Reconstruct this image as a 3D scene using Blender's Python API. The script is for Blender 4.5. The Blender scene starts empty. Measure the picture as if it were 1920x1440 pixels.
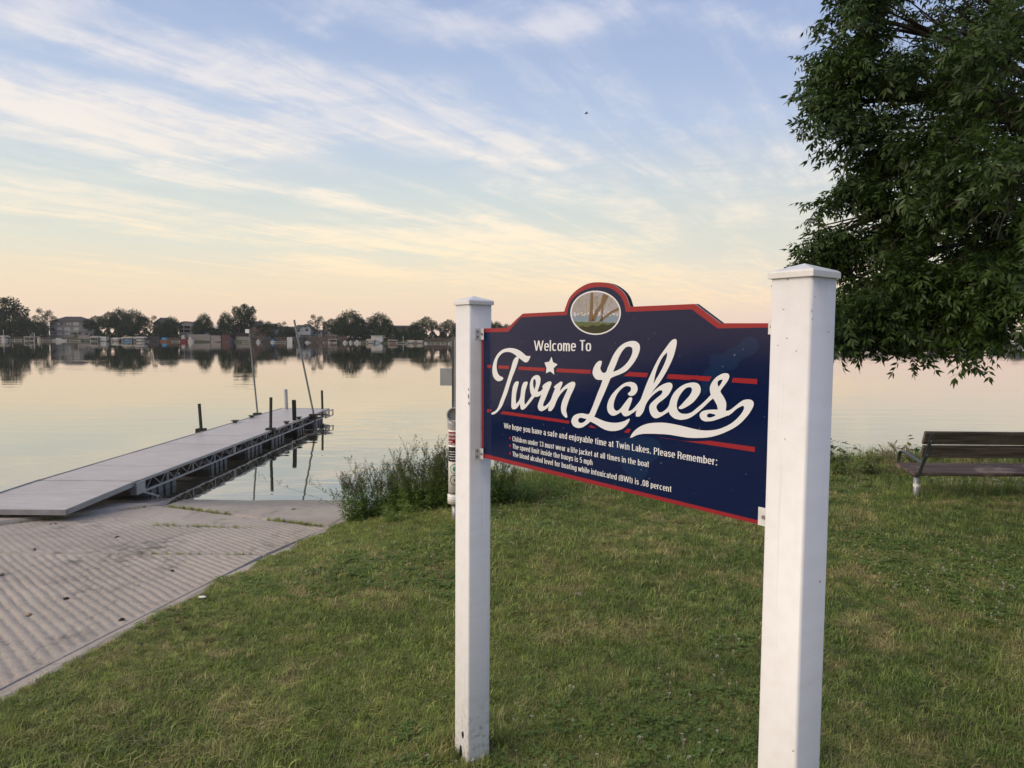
import bpy, bmesh, math, random
import numpy as np
from mathutils import Vector, Matrix, noise as mnoise
random.seed(7); rng = np.random.default_rng(7)
sc = bpy.context.scene
# ------------------------------------------------------------------ camera
F, HY, ROLL, EYE = 1332.0, 637.0, math.radians(0.40), 2.58
PITCH = math.atan((720 - HY) / F)
cf = np.array([0, math.cos(PITCH), -math.sin(PITCH)]); cr0 = np.array([1.0, 0, 0]); cu0 = np.cross(cr0, cf)
cr = math.cos(ROLL) * cr0 + math.sin(ROLL) * cu0
cuu = -math.sin(ROLL) * cr0 + math.cos(ROLL) * cu0
EYEP = np.array([0, 0, EYE])
cd = bpy.data.cameras.new('camera'); cam = bpy.data.objects.new('camera', cd); sc.collection.objects.link(cam)
cd.sensor_width = 36; cd.lens = 36 * F / 1920; cd.clip_start = .05; cd.clip_end = 6000
cam.matrix_world = Matrix(((cr[0], cuu[0], -cf[0], 0), (cr[1], cuu[1], -cf[1], 0), (cr[2], cuu[2], -cf[2], EYE), (0, 0, 0, 1)))
sc.camera = cam
def ray(px, py): return cf + cr * (px - 960) / F - cuu * (py - 720) / F
def at_z(px, py, z): d = ray(px, py); return EYEP + d * ((z - EYE) / d[2])
def at_y(px, py, Y): d = ray(px, py); return EYEP + d * (Y / d[1])

# ------------------------------------------------------------------ node helpers
def lin(c):
    return tuple(((v / 255) / 12.92 if v / 255 <= .04045 else ((v / 255 + .055) / 1.055) ** 2.4) for v in c[:3]) + (1,)
class G:
    def __init__(s, nt): s.nt = nt
    def n(s, t, ins=None, **props):
        nd = s.nt.nodes.new(t)
        for k, v in props.items(): setattr(nd, k, v)
        for k, v in (ins or {}).items(): s.put(nd.inputs[k], v)
        return nd
    def put(s, sock, v):
        if isinstance(v, bpy.types.NodeSocket): s.nt.links.new(v, sock)
        elif isinstance(v, bpy.types.Node): s.nt.links.new(v.outputs[0], sock)
        else: sock.default_value = v
    def m(s, op, a, b=0.0, c=None, clamp=False):
        ins = {0: a, 1: b}
        if c is not None: ins[2] = c
        nd = s.n('ShaderNodeMath', ins, operation=op); nd.use_clamp = clamp; return nd.outputs[0]
    def v(s, op, a, b=None, **kw):
        ins = {0: a}
        if b is not None: ins[1] = b
        nd = s.n('ShaderNodeVectorMath', ins, operation=op)
        return nd.outputs['Value'] if op in ('DOT_PRODUCT', 'LENGTH', 'DISTANCE') else nd.outputs[0]
    def ramp(s, fac, stops, interp='LINEAR'):
        nd = s.n('ShaderNodeValToRGB', {0: fac}); cr_ = nd.color_ramp; cr_.interpolation = interp
        while len(cr_.elements) < len(stops): cr_.elements.new(.5)
        for e, (p, c) in zip(cr_.elements, stops):
            e.position = p; e.color = c if len(c) == 4 else (*c, 1)
        return nd.outputs[0]
    def mix(s, f, a, b, mode='MIX'):
        nd = s.nt.nodes.new('ShaderNodeMix'); nd.data_type = 'RGBA'; nd.blend_type = mode
        s.put(nd.inputs['Factor'], f); s.put(nd.inputs[6], a); s.put(nd.inputs[7], b); return nd.outputs[2]
    def noise(s, vec, scale, detail=4, rough=.55, dist=0.0):
        nd = s.n('ShaderNodeTexNoise', {'Scale': scale, 'Detail': detail, 'Roughness': rough, 'Distortion': dist})
        if vec is not None: s.put(nd.inputs['Vector'], vec)
        return nd.outputs['Fac']
    def rng(s, v, a, b, c=0.0, d=1.0, t='SMOOTHSTEP'):
        nd = s.n('ShaderNodeMapRange', {0: v, 1: a, 2: b, 3: c, 4: d}, interpolation_type=t); return nd.outputs[0]
    def xyz(s, x, y, z): return s.n('ShaderNodeCombineXYZ', {0: x, 1: y, 2: z}).outputs[0]
    def sep(s, v): nd = s.n('ShaderNodeSeparateXYZ', {0: v}); return nd.outputs

# ------------------------------------------------------------------ world
world = bpy.data.worlds.new('World'); sc.world = world; world.use_nodes = True
g = G(world.node_tree); world.node_tree.nodes.clear()
SUN_AZ, SUN_EL = math.radians(250), math.radians(34)     # azimuth clockwise from +Y: behind the camera to the left
sky = g.n('ShaderNodeTexSky', sky_type='NISHITA'); sky.sun_disc = False
sky.sun_elevation = math.radians(3.0); sky.sun_rotation = SUN_AZ
tc = g.n('ShaderNodeTexCoord'); D = g.v('NORMALIZE', tc.outputs['Generated'])
dx, dy, dz = g.sep(D)
el = g.m('MAXIMUM', dz, 0.0)
base_l = g.ramp(el, [(0, lin((230, 202, 186))), (.025, lin((236, 211, 190))), (.07, lin((234, 216, 190))), (.12, lin((218, 217, 204))),
                     (.19, lin((202, 211, 211))), (.28, lin((176, 193, 220))), (.42, lin((152, 171, 208))), (.7, lin((122, 145, 190))), (1, lin((108, 131, 178)))])
base_r = g.ramp(el, [(0, lin((224, 197, 192))), (.03, lin((232, 208, 196))), (.08, lin((224, 212, 200))), (.14, lin((205, 206, 200))),
                     (.21, lin((186, 196, 206))), (.28, lin((166, 183, 214))), (.42, lin((150, 168, 208))), (.7, lin((122, 145, 190))), (1, lin((108, 131, 178)))])
base = g.mix(g.rng(dx, -.15, .55), base_l, base_r)
den = g.m('ADD', el, .03)
P = g.xyz(g.m('DIVIDE', dx, den), g.m('DIVIDE', dy, den), 0.0)
def cp(px, py):
    d = ray(px, py); d = d / np.linalg.norm(d); k = max(d[2], 0) + .03
    return np.array([d[0] / k, d[1] / k])
wob = g.n('ShaderNodeTexNoise', {'Vector': P, 'Scale': 1.1, 'Detail': 5, 'Roughness': .6})
Pw = g.v('ADD', P, g.v('MULTIPLY', g.v('SUBTRACT', wob.outputs['Color'], (.5, .5, .5)), (.9, .9, 0)))
# wind frame: along / across
wd = np.array([.52, .854])
a_ = g.v('DOT_PRODUCT', P, (wd[0], wd[1], 0)); b_ = g.v('DOT_PRODUCT', P, (wd[1], -wd[0], 0))
st1 = g.noise(g.xyz(g.m('MULTIPLY', a_, .35), g.m('MULTIPLY', b_, 1.7), 3.1), 1.3, 8, .62, .9)
st2 = g.noise(g.xyz(g.m('MULTIPLY', a_, .5), g.m('MULTIPLY', b_, 4.2), 8.7), 1.5, 6, .62, .6)
cover = g.noise(P, .33, 3, .5)
streaks = [((700, 452), (1130, 452), 26, 22, .8), ((100, 250), (420, 330), 60, 40, .22), ((300, 110), (700, 215), 50, 40, .22), ((90, 55), (560, 170), 24, 26, .9), ((560, 170), (1010, 262), 26, 22, .7), ((-80, 170), (200, 225), 60, 45, 1.1),
           ((150, 215), (400, 265), 55, 35, 1.1), ((400, 225), (1010, 290), 34, 18, .85), ((375, 288), (560, 285), 20, 20, .95),
           ((300, 325), (640, 385), 12, 12, .8), ((620, 380), (1000, 438), 13, 8, 1.1), ((-60, 330), (440, 432), 44, 26, .6),
           ((20, 385), (330, 440), 16, 10, .6), ((590, 436), (1150, 470), 16, 12, .6), ((590, 486), (700, 508), 10, 8, 1.0),
           ((640, 505), (1480, 570), 20, 16, .75), ((720, 455), (1300, 520), 16, 16, .65), ((560, -20), (1100, 50), 40, 30, .55),
           ((1050, 25), (1500, 70), 26, 24, .45), ((1360, 230), (1600, 300), 50, 60, .35), ((430, 110), (760, 170), 40, 30, .5),
           ((-60, 30), (200, 20), 30, 30, .35), ((1080, 330), (1600, 420), 40, 40, .3), ((560, 20), (600, 50), 16, 14, .5)]
acc = None
for A, B, wa, wb, amp in streaks:
    pa, pb = cp(*A), cp(*B)
    if A[1] < 0 or B[1] < 0: pass
    Wa = np.linalg.norm(cp(A[0], A[1] - wa) - pa); Wb = np.linalg.norm(cp(B[0], B[1] - wb) - pb)
    ab = pb - pa; L2 = float(ab @ ab)
    q = g.v('SUBTRACT', Pw, (float(pa[0]), float(pa[1]), 0))
    t = g.m('DIVIDE', g.v('DOT_PRODUCT', q, (float(ab[0]), float(ab[1]), 0)), L2, clamp=True)
    qq = g.n('ShaderNodeVectorMath', {0: (float(ab[0]), float(ab[1]), 0), 'Scale': t}, operation='SCALE').outputs[0]
    d = g.v('LENGTH', g.v('SUBTRACT', q, qq))
    w = g.m('MULTIPLY_ADD', t, float(Wb - Wa), float(Wa))
    k = g.m('DIVIDE', d, w)
    e = g.m('MULTIPLY', g.m('POWER', 2.718, g.m('MULTIPLY', g.m('MULTIPLY', k, k), -1.0)), amp * 1.05)
    acc = e if acc is None else g.m('ADD', acc, e)
veil = g.m('MULTIPLY', g.rng(st1, .42, .78), g.rng(cover, .35, .65, .15, .7))
tex = g.m('ADD', g.m('MULTIPLY', g.rng(st2, .3, .75), .75), g.m('MULTIPLY', g.rng(st1, .3, .7), .45))
puff = g.rng(g.noise(P, 3.2, 7, .68, .5), .34, .66)
dens = g.m('ADD', g.m('MULTIPLY', acc, g.m('MULTIPLY', g.m('MULTIPLY_ADD', tex, .8, .14), g.m('MULTIPLY_ADD', puff, .95, .62))), g.m('MULTIPLY', g.m('MULTIPLY', veil, g.m('MULTIPLY_ADD', puff, .9, .45)), 1.0))
dens = g.m('MULTIPLY', dens, g.rng(el, .012, .07))
dens = g.m('SUBTRACT', 1.0, g.m('POWER', 2.718, g.m('MULTIPLY', g.m('POWER', g.m('MAXIMUM', dens, 0.0), 1.3), -1.75)))
ccol = g.ramp(el, [(0, lin((238, 208, 186))), (.06, lin((250, 222, 186))), (.12, lin((252, 232, 200))), (.2, lin((243, 232, 219))), (.3, lin((232, 226, 225))), (.45, lin((208, 210, 226))), (1, lin((180, 186, 208)))])
skyc = g.mix(dens, base, ccol)
# the sunset itself lies behind the camera to the left: the glow there
sdir = (math.sin(SUN_AZ) * math.cos(SUN_EL), math.cos(SUN_AZ) * math.cos(SUN_EL), math.sin(SUN_EL))
glow = g.rng(g.v('DOT_PRODUCT', D, sdir), .4, 1.0)
skyc = g.mix(g.m('MULTIPLY', glow, .9), skyc, (1.5, 1.12, .78, 1))
bg1 = g.n('ShaderNodeBackground', {'Color': skyc, 'Strength': .97})
bg2 = g.n('ShaderNodeBackground', {'Color': sky.outputs[0], 'Strength': .03})
add = g.n('ShaderNodeAddShader', {0: bg1.outputs[0], 1: bg2.outputs[0]})
wo = g.n('ShaderNodeOutputWorld'); g.nt.links.new(add.outputs[0], wo.inputs[0])
world.cycles.sampling_method = 'MANUAL'; world.cycles.sample_map_resolution = 512
# sun
sd = bpy.data.lights.new('sun', 'SUN'); so = bpy.data.objects.new('sun', sd); sc.collection.objects.link(so)
sd.energy = 1.6; sd.angle = math.radians(40); sd.color = (1, .945, .88)
so.rotation_euler = Vector(sdir).to_track_quat('Z', 'Y').to_euler(); so.location = (-20, -12, 12)
vs = sc.view_settings; vs.view_transform = 'Standard'; vs.look = 'None'; vs.gamma = 1; vs.exposure = 0.12; vs.use_curve_mapping = False
sc.cycles.max_bounces = 6; sc.cycles.diffuse_bounces = 3; sc.cycles.glossy_bounces = 3; sc.cycles.transparent_max_bounces = 8; sc.cycles.volume_bounces = 0
sc.cycles.sample_clamp_indirect = 6

# ------------------------------------------------------------------ materials
def mat(name, fn):
    m_ = bpy.data.materials.new(name); m_.use_nodes = True; m_.node_tree.nodes.clear()
    gg = G(m_.node_tree); out = gg.n('ShaderNodeOutputMaterial'); sh = fn(gg)
    gg.nt.links.new(sh.outputs[0], out.inputs[0]); return m_
def prin(gg, col, rough=.6, **kw):
    nd = gg.n('ShaderNodeBsdfPrincipled', {'Base Color': col, 'Roughness': rough})
    for k, v in kw.items():
        gg.put(nd.inputs[k.replace('_', ' ')], v)
    return nd
def bump(gg, h, strength=.3, dist=.01):
    return gg.n('ShaderNodeBump', {'Strength': strength, 'Distance': dist, 'Height': h}).outputs[0]
def pos(gg): return gg.n('ShaderNodeNewGeometry').outputs['Position']
def varied(name, c, rough=.6, var=.25, scale=8, spec=.4, bmp=.15, metal=0.0, bd=.004):
    def f(gg):
        o = gg.n('ShaderNodeTexCoord').outputs['Object']
        n1 = gg.noise(o, scale, 5, .6)
        col = gg.mix(gg.rng(n1, .3, .7), tuple(v * (1 - var) for v in c[:3]) + (1,), tuple(min(1, v * (1 + var)) for v in c[:3]) + (1,))
        nd = prin(gg, col, gg.rng(n1, .2, .8, rough * .85, min(1, rough * 1.12)), Metallic=metal)
        nd.inputs['Specular IOR Level'].default_value = spec
        gg.put(nd.inputs['Normal'], bump(gg, gg.noise(o, scale * 6, 3, .6), bmp, bd)); return nd
    return mat(name, f)
M = {}
def f_vinyl(gg):
    p = gg.n('ShaderNodeTexCoord').outputs['Object']
    sp = gg.rng(gg.noise(p, 60, 2, .5), .735, .75)
    sp = gg.m('MULTIPLY', sp, gg.rng(gg.noise(p, 7, 2, .5), .45, .6))
    st = gg.noise(gg.v('MULTIPLY', p, (9, 9, 1.2)), 2, 5, .6)
    z = gg.sep(pos(gg))[2]
    low = gg.m('MULTIPLY', gg.rng(z, 1.0, .5), gg.rng(gg.noise(p, 30, 5, .7), .45, .65))
    c = gg.mix(gg.rng(st, .35, .75), (.64, .658, .683, 1), (.60, .61, .625, 1))
    c = gg.mix(gg.m('MULTIPLY', low, .7), c, (.36, .32, .25, 1))
    strk = gg.rng(gg.noise(gg.v('MULTIPLY', p, (70, 1.4, 70)), 1, 3, .6), .60, .72)
    c = gg.mix(gg.m('MULTIPLY', strk, .16), c, (.30, .28, .24, 1))
    c = gg.mix(sp, c, (.08, .06, .05, 1))
    nd = prin(gg, c, .38); gg.put(nd.inputs['Normal'], bump(gg, gg.noise(p, 5, 2, .5), .03, .002)); return nd
M['vinyl'] = mat('white_vinyl', f_vinyl)
def f_print(c, c2=None):
    def f(gg):
        p = gg.n('ShaderNodeTexCoord').outputs['Object']
        sp = gg.m('MULTIPLY', gg.rng(gg.noise(p, 55, 3, .6), .70, .72), gg.rng(gg.noise(p, 5, 2, .5), .4, .55))
        col = gg.mix(gg.m('MULTIPLY', sp, .55), c, c2 or (.5, .5, .5, 1))
        scr = gg.rng(gg.noise(gg.v('MULTIPLY', p, (3, 14, 3)), 5, 6, .75, 1.2), .62, .75)
        nd = prin(gg, col, gg.m('MULTIPLY_ADD', scr, .10, .12)); nd.inputs['IOR'].default_value = 1.33
        gg.put(nd.inputs['Normal'], bump(gg, gg.noise(p, 4, 2, .5), .04, .004)); return nd
    return f
M['navy'] = mat('navy_print', f_print((.0020, .0085, .046, 1), (.3, .3, .32, 1)))
M['blue'] = mat('lake_blue_print', f_print((.004, .018, .065, 1)))
M['red'] = mat('red_print', f_print((.25, .020, .028, 1), (.2, .1, .08, 1)))
M['white_print'] = mat('white_print', f_print((.66, .69, .73, 1), (.2, .15, .12, 1)))
M['black_edge'] = varied('black_edge', (.012, .012, .014), .5)
M['white_edge'] = varied('white_edge', (.7, .69, .66), .5)
M['steel'] = varied('bracket_steel', (.62, .64, .66), .38, .08, 20, .5, .05)
M['bolt'] = varied('bolt_metal', (.28, .27, .26), .4, .2, 60, .5, .1, .7)
M['hole'] = varied('dark_hole', (.012, .010, .009), .9)
def f_concrete(gg):
    p = pos(gg)
    n1 = gg.noise(p, .9, 6, .62); n2 = gg.noise(p, 6, 6, .65); n3 = gg.noise(p, 62, 4, .7); n4 = gg.n('ShaderNodeTexVoronoi', {'Vector': p, 'Scale': 75.0}).outputs['Distance']
    c = gg.mix(gg.rng(n1, .35, .68), (.29, .26, .225, 1), (.41, .37, .32, 1))
    c = gg.mix(gg.rng(n2, .3, .75), c, (.34, .31, .275, 1), )
    # pale aggregate and dark grit
    c = gg.mix(gg.rng(n3, .56, .68, 0, .6), c, (.58, .52, .46, 1))
    c = gg.mix(gg.rng(n4, .22, .10, 0, .4), c, (.50, .42, .35, 1))
    c = gg.mix(gg.rng(n3, .43, .30, 0, .6), c, (.10, .088, .08, 1))
    # algae and tyre stains
    s1 = gg.m('MULTIPLY', gg.rng(gg.noise(gg.v('MULTIPLY', p, (1, .45, 1)), 1.1, 5, .7), .52, .66), gg.rng(n2, .42, .62))
    c = gg.mix(gg.m('MULTIPLY', s1, .72), c, (.075, .078, .07, 1))
    crk = gg.n('ShaderNodeTexVoronoi', {'Vector': gg.v('ADD', p, gg.v('MULTIPLY', gg.n('ShaderNodeTexNoise', {'Vector': p, 'Scale': 4.0, 'Detail': 4}).outputs['Color'], (.35, .35, 0))), 'Scale': .42}, feature='DISTANCE_TO_EDGE').outputs['Distance']
    c = gg.mix(gg.rng(crk, .004, .0015, 0, .28), c, (.06, .052, .045, 1))
    x, y, z = gg.sep(p)
    wet = gg.m('ADD', z, gg.m('MULTIPLY', gg.m('SUBTRACT', n2, .5), .05))
    wetf = gg.rng(wet, .075, .01)
    c = gg.mix(gg.m('MULTIPLY', wetf, .75), c, (.07, .062, .052, 1))
    nd = prin(gg, c, gg.m('MULTIPLY_ADD', wetf, -.55, .85)); nd.inputs['Specular IOR Level'].default_value = .35
    gg.put(nd.inputs['Normal'], bump(gg, gg.m('ADD', n3, gg.m('MULTIPLY', n2, 2.0)), .55, .006)); return nd
M['concrete'] = mat('ramp_concrete', f_concrete)
def f_soil(gg):
    p = pos(gg)
    n1 = gg.noise(p, 2.3, 6, .65); n2 = gg.noise(p, 45, 4, .65)
    c = gg.mix(gg.rng(n1, .35, .65), (.04, .045, .018, 1), (.085, .065, .04, 1))
    c = gg.mix(gg.rng(n2, .4, .7), c, (.06, .085, .026, 1))
    nd = prin(gg, c, .95); nd.inputs['Specular IOR Level'].default_value = .1
    gg.put(nd.inputs['Normal'], bump(gg, n2, .8, .02)); return nd
M['soil'] = mat('turf_soil', f_soil)
def f_grass(gg):
    p = pos(gg); r = gg.n('ShaderNodeObjectInfo').outputs['Random']
    big = gg.noise(p, .55, 4, .6); mid = gg.noise(p, 2.6, 4, .65); fine = gg.noise(p, 35, 2, .5)
    dry = gg.m('ADD', gg.m('MULTIPLY', gg.rng(mid, .46, .68), gg.rng(big, .35, .62)), gg.rng(r, .82, .97, 0, .75))
    dry = gg.m('ADD', dry, gg.rng(fine, .62, .74, 0, .6), clamp=True)
    x, y, z = gg.sep(p)
    lush_shade = gg.m('ADD', gg.rng(x, -.6, 1.4, .0, .5), gg.rng(mid, .55, .35, 0, .5), clamp=True)  # darker to the right: lusher turf, plus the tree's shade put into the colour
    gr = gg.mix(lush_shade, (.30, .36, .085, 1), (.135, .205, .05, 1))
    gr = gg.mix(gg.rng(r, 0, 1, 0, .55), gr, (.14, .235, .06, 1))
    c = gg.mix(gg.m('MULTIPLY', dry, .82), gr, (.47, .40, .20, 1))
    br = gg.rng(gg.m('FRACT', gg.m('MULTIPLY', r, 37.3)), 0, 1, .45, 1.45, 'LINEAR')
    c = gg.n('ShaderNodeVectorMath', {0: c, 'Scale': br}, operation='SCALE').outputs[0]
    nd = prin(gg, c, .55); nd.inputs['Specular IOR Level'].default_value = .35
    tr = gg.n('ShaderNodeBsdfTranslucent', {'Color': c})
    return gg.n('ShaderNodeMixShader', {0: .28, 1: nd.outputs[0], 2: tr.outputs[0]})
M['grass'] = mat('grass_blade', f_grass)
def f_leaf(c1, c2, tl=.25, rough=.5, spec=.35):
    def f(gg):
        gi = gg.n('ShaderNodeNewGeometry'); r = gi.outputs['Random Per Island']; p = gi.outputs['Position']
        k = gg.m('ADD', gg.m('MULTIPLY', r, .6), gg.m('MULTIPLY', gg.rng(gg.noise(p, .8, 3, .6), .35, .65), .4), clamp=True)
        c = gg.mix(k, c1, c2)
        nd = prin(gg, c, rough); nd.inputs['Specular IOR Level'].default_value = spec
        tr = gg.n('ShaderNodeBsdfTranslucent', {'Color': c})
        return gg.n('ShaderNodeMixShader', {0: tl, 1: nd.outputs[0], 2: tr.outputs[0]})
    return f
M['ash_leaf'] = mat('ash_leaf', f_leaf((.010, .024, .006, 1), (.062, .112, .022, 1), .24, .45, .28))
M['far_leaf'] = mat('far_foliage', f_leaf((.016, .030, .010, 1), (.036, .062, .018, 1), .12, .8, .1))
M['weed_leaf'] = mat('weed_leaf', f_leaf((.12, .21, .05, 1), (.26, .36, .11, 1), .5, .55, .3))
M['broad_leaf'] = mat('broad_leaf', f_leaf((.07, .12, .028, 1), (.16, .20, .055, 1), .35, .5, .3))
M['seed'] = mat('seed_head', f_leaf((.11, .085, .075, 1), (.22, .18, .165, 1), .1, .8, .1))
M['rust_seed'] = mat('rust_seed_head', f_leaf((.13, .05, .028, 1), (.20, .08, .045, 1), .1, .8, .1))
M['reed'] = mat('dry_reed', f_leaf((.20, .16, .10, 1), (.34, .28, .19, 1), .2, .8, .1))
M['petal'] = mat('clover_petal', f_leaf((.55, .53, .46, 1), (.7, .68, .62, 1), .2, .8, .1))
M['bark'] = varied('bark', (.055, .045, .036), .9, .35, 12, .2, .9, 0, .02)
M['far_bark'] = varied('far_bark', (.04, .034, .03), .9, .3, 1)
def f_water(gg):
    p = pos(gg); x, y, z = gg.sep(p)
    far = gg.rng(y, 15, 260)
    w1 = gg.noise(gg.v('MULTIPLY', p, (.22, .9, 1)), .9, 3, .5, .4)
    w2 = gg.noise(gg.v('MULTIPLY', p, (.5, 1.6, 1)), 2.6, 2, .5, .2)
    w3 = gg.noise(gg.v('MULTIPLY', p, (.03, .16, 1)), 1.0, 3, .55, .5)
    patch = gg.rng(gg.noise(gg.v('MULTIPLY', p, (.35, 1, 1)), .05, 2, .5), .42, .62, .35, 1)
    # rings spreading from the end of the dock
    dd = gg.v('DISTANCE', p, (-4.9, 21.0, 0)); ring = gg.m('MULTIPLY', gg.m('SINE', gg.m('MULTIPLY', dd, 7.0)), gg.m('MULTIPLY', gg.rng(dd, 4.5, .6), .16))
    h = gg.m('ADD', gg.m('MULTIPLY', w1, 1.9), gg.m('MULTIPLY', w2, .30)); h = gg.m('ADD', gg.m('MULTIPLY', h, patch), gg.m('MULTIPLY', w3, .8))
    h = gg.m('ADD', h, ring)
    nrm = gg.n('ShaderNodeBump', {'Strength': 1.0, 'Distance': gg.rng(y, 8, 60, .0130, .0034, 'LINEAR'), 'Height': h}).outputs[0]
    gl = gg.n('ShaderNodeBsdfGlossy', {'Color': (.97, .96, .94, 1), 'Roughness': gg.rng(y, 20, 380, .010, .016), 'Normal': nrm})
    df = gg.n('ShaderNodeBsdfDiffuse', {'Color': (.030, .030, .018, 1)})
    fr = gg.n('ShaderNodeFresnel', {'IOR': 1.62, 'Normal': nrm}).outputs[0]
    fr = gg.m('MULTIPLY_ADD', gg.m('POWER', fr, .55), .97, .03, clamp=True)
    return gg.n('ShaderNodeMixShader', {0: fr, 1: df.outputs[0], 2: gl.outputs[0]})
M['water'] = mat('lake_water', f_water)
def f_wood(c1, c2, axis=0, rough=.75):
    def f(gg):
        p = gg.n('ShaderNodeTexCoord').outputs['Object']
        s = [14, 14, 14]; s[axis] = .8
        n1 = gg.noise(gg.v('MULTIPLY', p, tuple(s)), 2.2, 6, .65, .5); n2 = gg.noise(p, 2.0, 4, .6)
        c = gg.mix(gg.rng(n1, .32, .68), c1, c2)
        c = gg.mix(gg.rng(n2, .55, .72, 0, .6), c, tuple(min(1, v * 2.6) for v in c2[:3]) + (1,))
        nd = prin(gg, c, rough); nd.inputs['Specular IOR Level'].default_value = .3
        gg.put(nd.inputs['Normal'], bump(gg, n1, .6, .006)); return nd
    return f
M['bench_wood'] = mat('weathered_plank', f_wood((.048, .042, .033, 1), (.15, .13, .105, 1)))
M['bench_red'] = mat('worn_red_brown_plank', f_wood((.050, .037, .030, 1), (.14, .105, .088, 1)))
M['iron'] = varied('painted_iron', (.065, .075, .083), .4, .25, 12, .5, .2)
M['galv'] = varied('galvanised_steel', (.25, .26, .265), .42, .2, 14, .5, .15, .55)
def f_deck(gg):
    p = pos(gg); x, y, z = gg.sep(p)
    rib = gg.m('SINE', gg.m('MULTIPLY', y, 2 * math.pi / .07))
    n1 = gg.noise(gg.v('MULTIPLY', p, (.6, 5, 1)), 3, 5, .65); n2 = gg.noise(p, .9, 4, .6)
    c = gg.mix(gg.rng(n1, .3, .7), (.36, .335, .325, 1), (.47, .445, .43, 1))
    c = gg.mix(gg.rng(n2, .45, .7, 0, .45), c, (.31, .285, .275, 1))
    c = gg.mix(gg.rng(gg.noise(p, 30, 3, .6), .66, .72, 0, .5), c, (.12, .11, .1, 1))
    c = gg.mix(gg.rng(gg.noise(gg.v('MULTIPLY', p, (1, .5, 1)), 5, 5, .7), .62, .74, 0, .4), c, (.17, .155, .14, 1))
    c = gg.mix(gg.rng(gg.noise(p, 17, 2, .5), .74, .76, 0, .8), c, (.65, .64, .6, 1))
    nd = prin(gg, c, .42); nd.inputs['Specular IOR Level'].default_value = .5
    gg.put(nd.inputs['Normal'], bump(gg, gg.m('ADD', rib, gg.m('MULTIPLY', n1, 1.5)), .25, .004)); return nd
M['deck'] = mat('dock_decking', f_deck)
M['alu'] = varied('dock_aluminium', (.27, .28, .29), .4, .15, 5, .5, .1, .3)
M['float'] = varied('float_plastic', (.13, .135, .15), .55, .3, 3, .4, .3)
M['green_pole'] = varied('green_black_pole', (.022, .034, .026), .5, .3, 6)
M['pale_pole'] = varied('pale_grey_pole', (.15, .175, .155), .5, .2, 5)
M['black'] = varied('black_plastic', (.013, .014, .013), .6)
M['pvc'] = varied('white_pvc', (.74, .73, .70), .4, .08, 8)
M['grey'] = varied('grey_plate', (.36, .37, .38), .45, .08, 4, .5, .05, .2)
M['stone'] = varied('stone', (.22, .20, .18), .85, .3, 18, .3, .6)
M['tan_stone'] = varied('tan_stone', (.38, .30, .20), .85, .2, 18, .3, .5)
M['litter'] = varied('dark_litter', (.045, .032, .022), .9, .4, 40, .2, .6)
M['far_land'] = varied('far_bank', (.05, .055, .032), .95, .35, .12, .1, .3, 0, .3)
M['riprap'] = varied('riprap_bank', (.11, .085, .07), .9, .45, .7, .1, .8, 0, .4)
M['bed'] = varied('lake_bed', (.03, .028, .02), .9, .3, .5)
for nm, c in dict(wall_pale=(.26, .25, .23), wall_grey=(.12, .125, .13), wall_blue=(.25, .28, .32), wall_brown=(.13, .085, .065), wall_tan=(.32, .25, .19), wall_white=(.42, .42, .40),
                  roof_dark=(.035, .032, .034), roof_brown=(.06, .048, .042), roof_grey=(.10, .10, .105), canopy_cream=(.40, .36, .28), canopy_white=(.40, .40, .38), canopy_grey=(.33, .31, .28), canopy_dark=(.03, .035, .045),
                  boat_white=(.42, .42, .41), boat_orange=(.16, .07, .035), boat_red=(.16, .025, .03), boat_blue=(.05, .22, .38), shed_red=(.075, .03, .027), timber=(.11, .075, .055), conc=(.19, .175, .16), metal=(.45, .46, .46), bird=(.03, .03, .03)).items():
    M[nm] = varied(nm, c, .7, .14, .6, .25, .05)
M['glass'] = mat('dark_window_glass', lambda gg: prin(gg, (.012, .014, .018, 1), .08))
M['glass_pale'] = mat('pale_window_pane', lambda gg: prin(gg, (.24, .26, .28, 1), .25))  # one even pale pane colour

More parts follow.
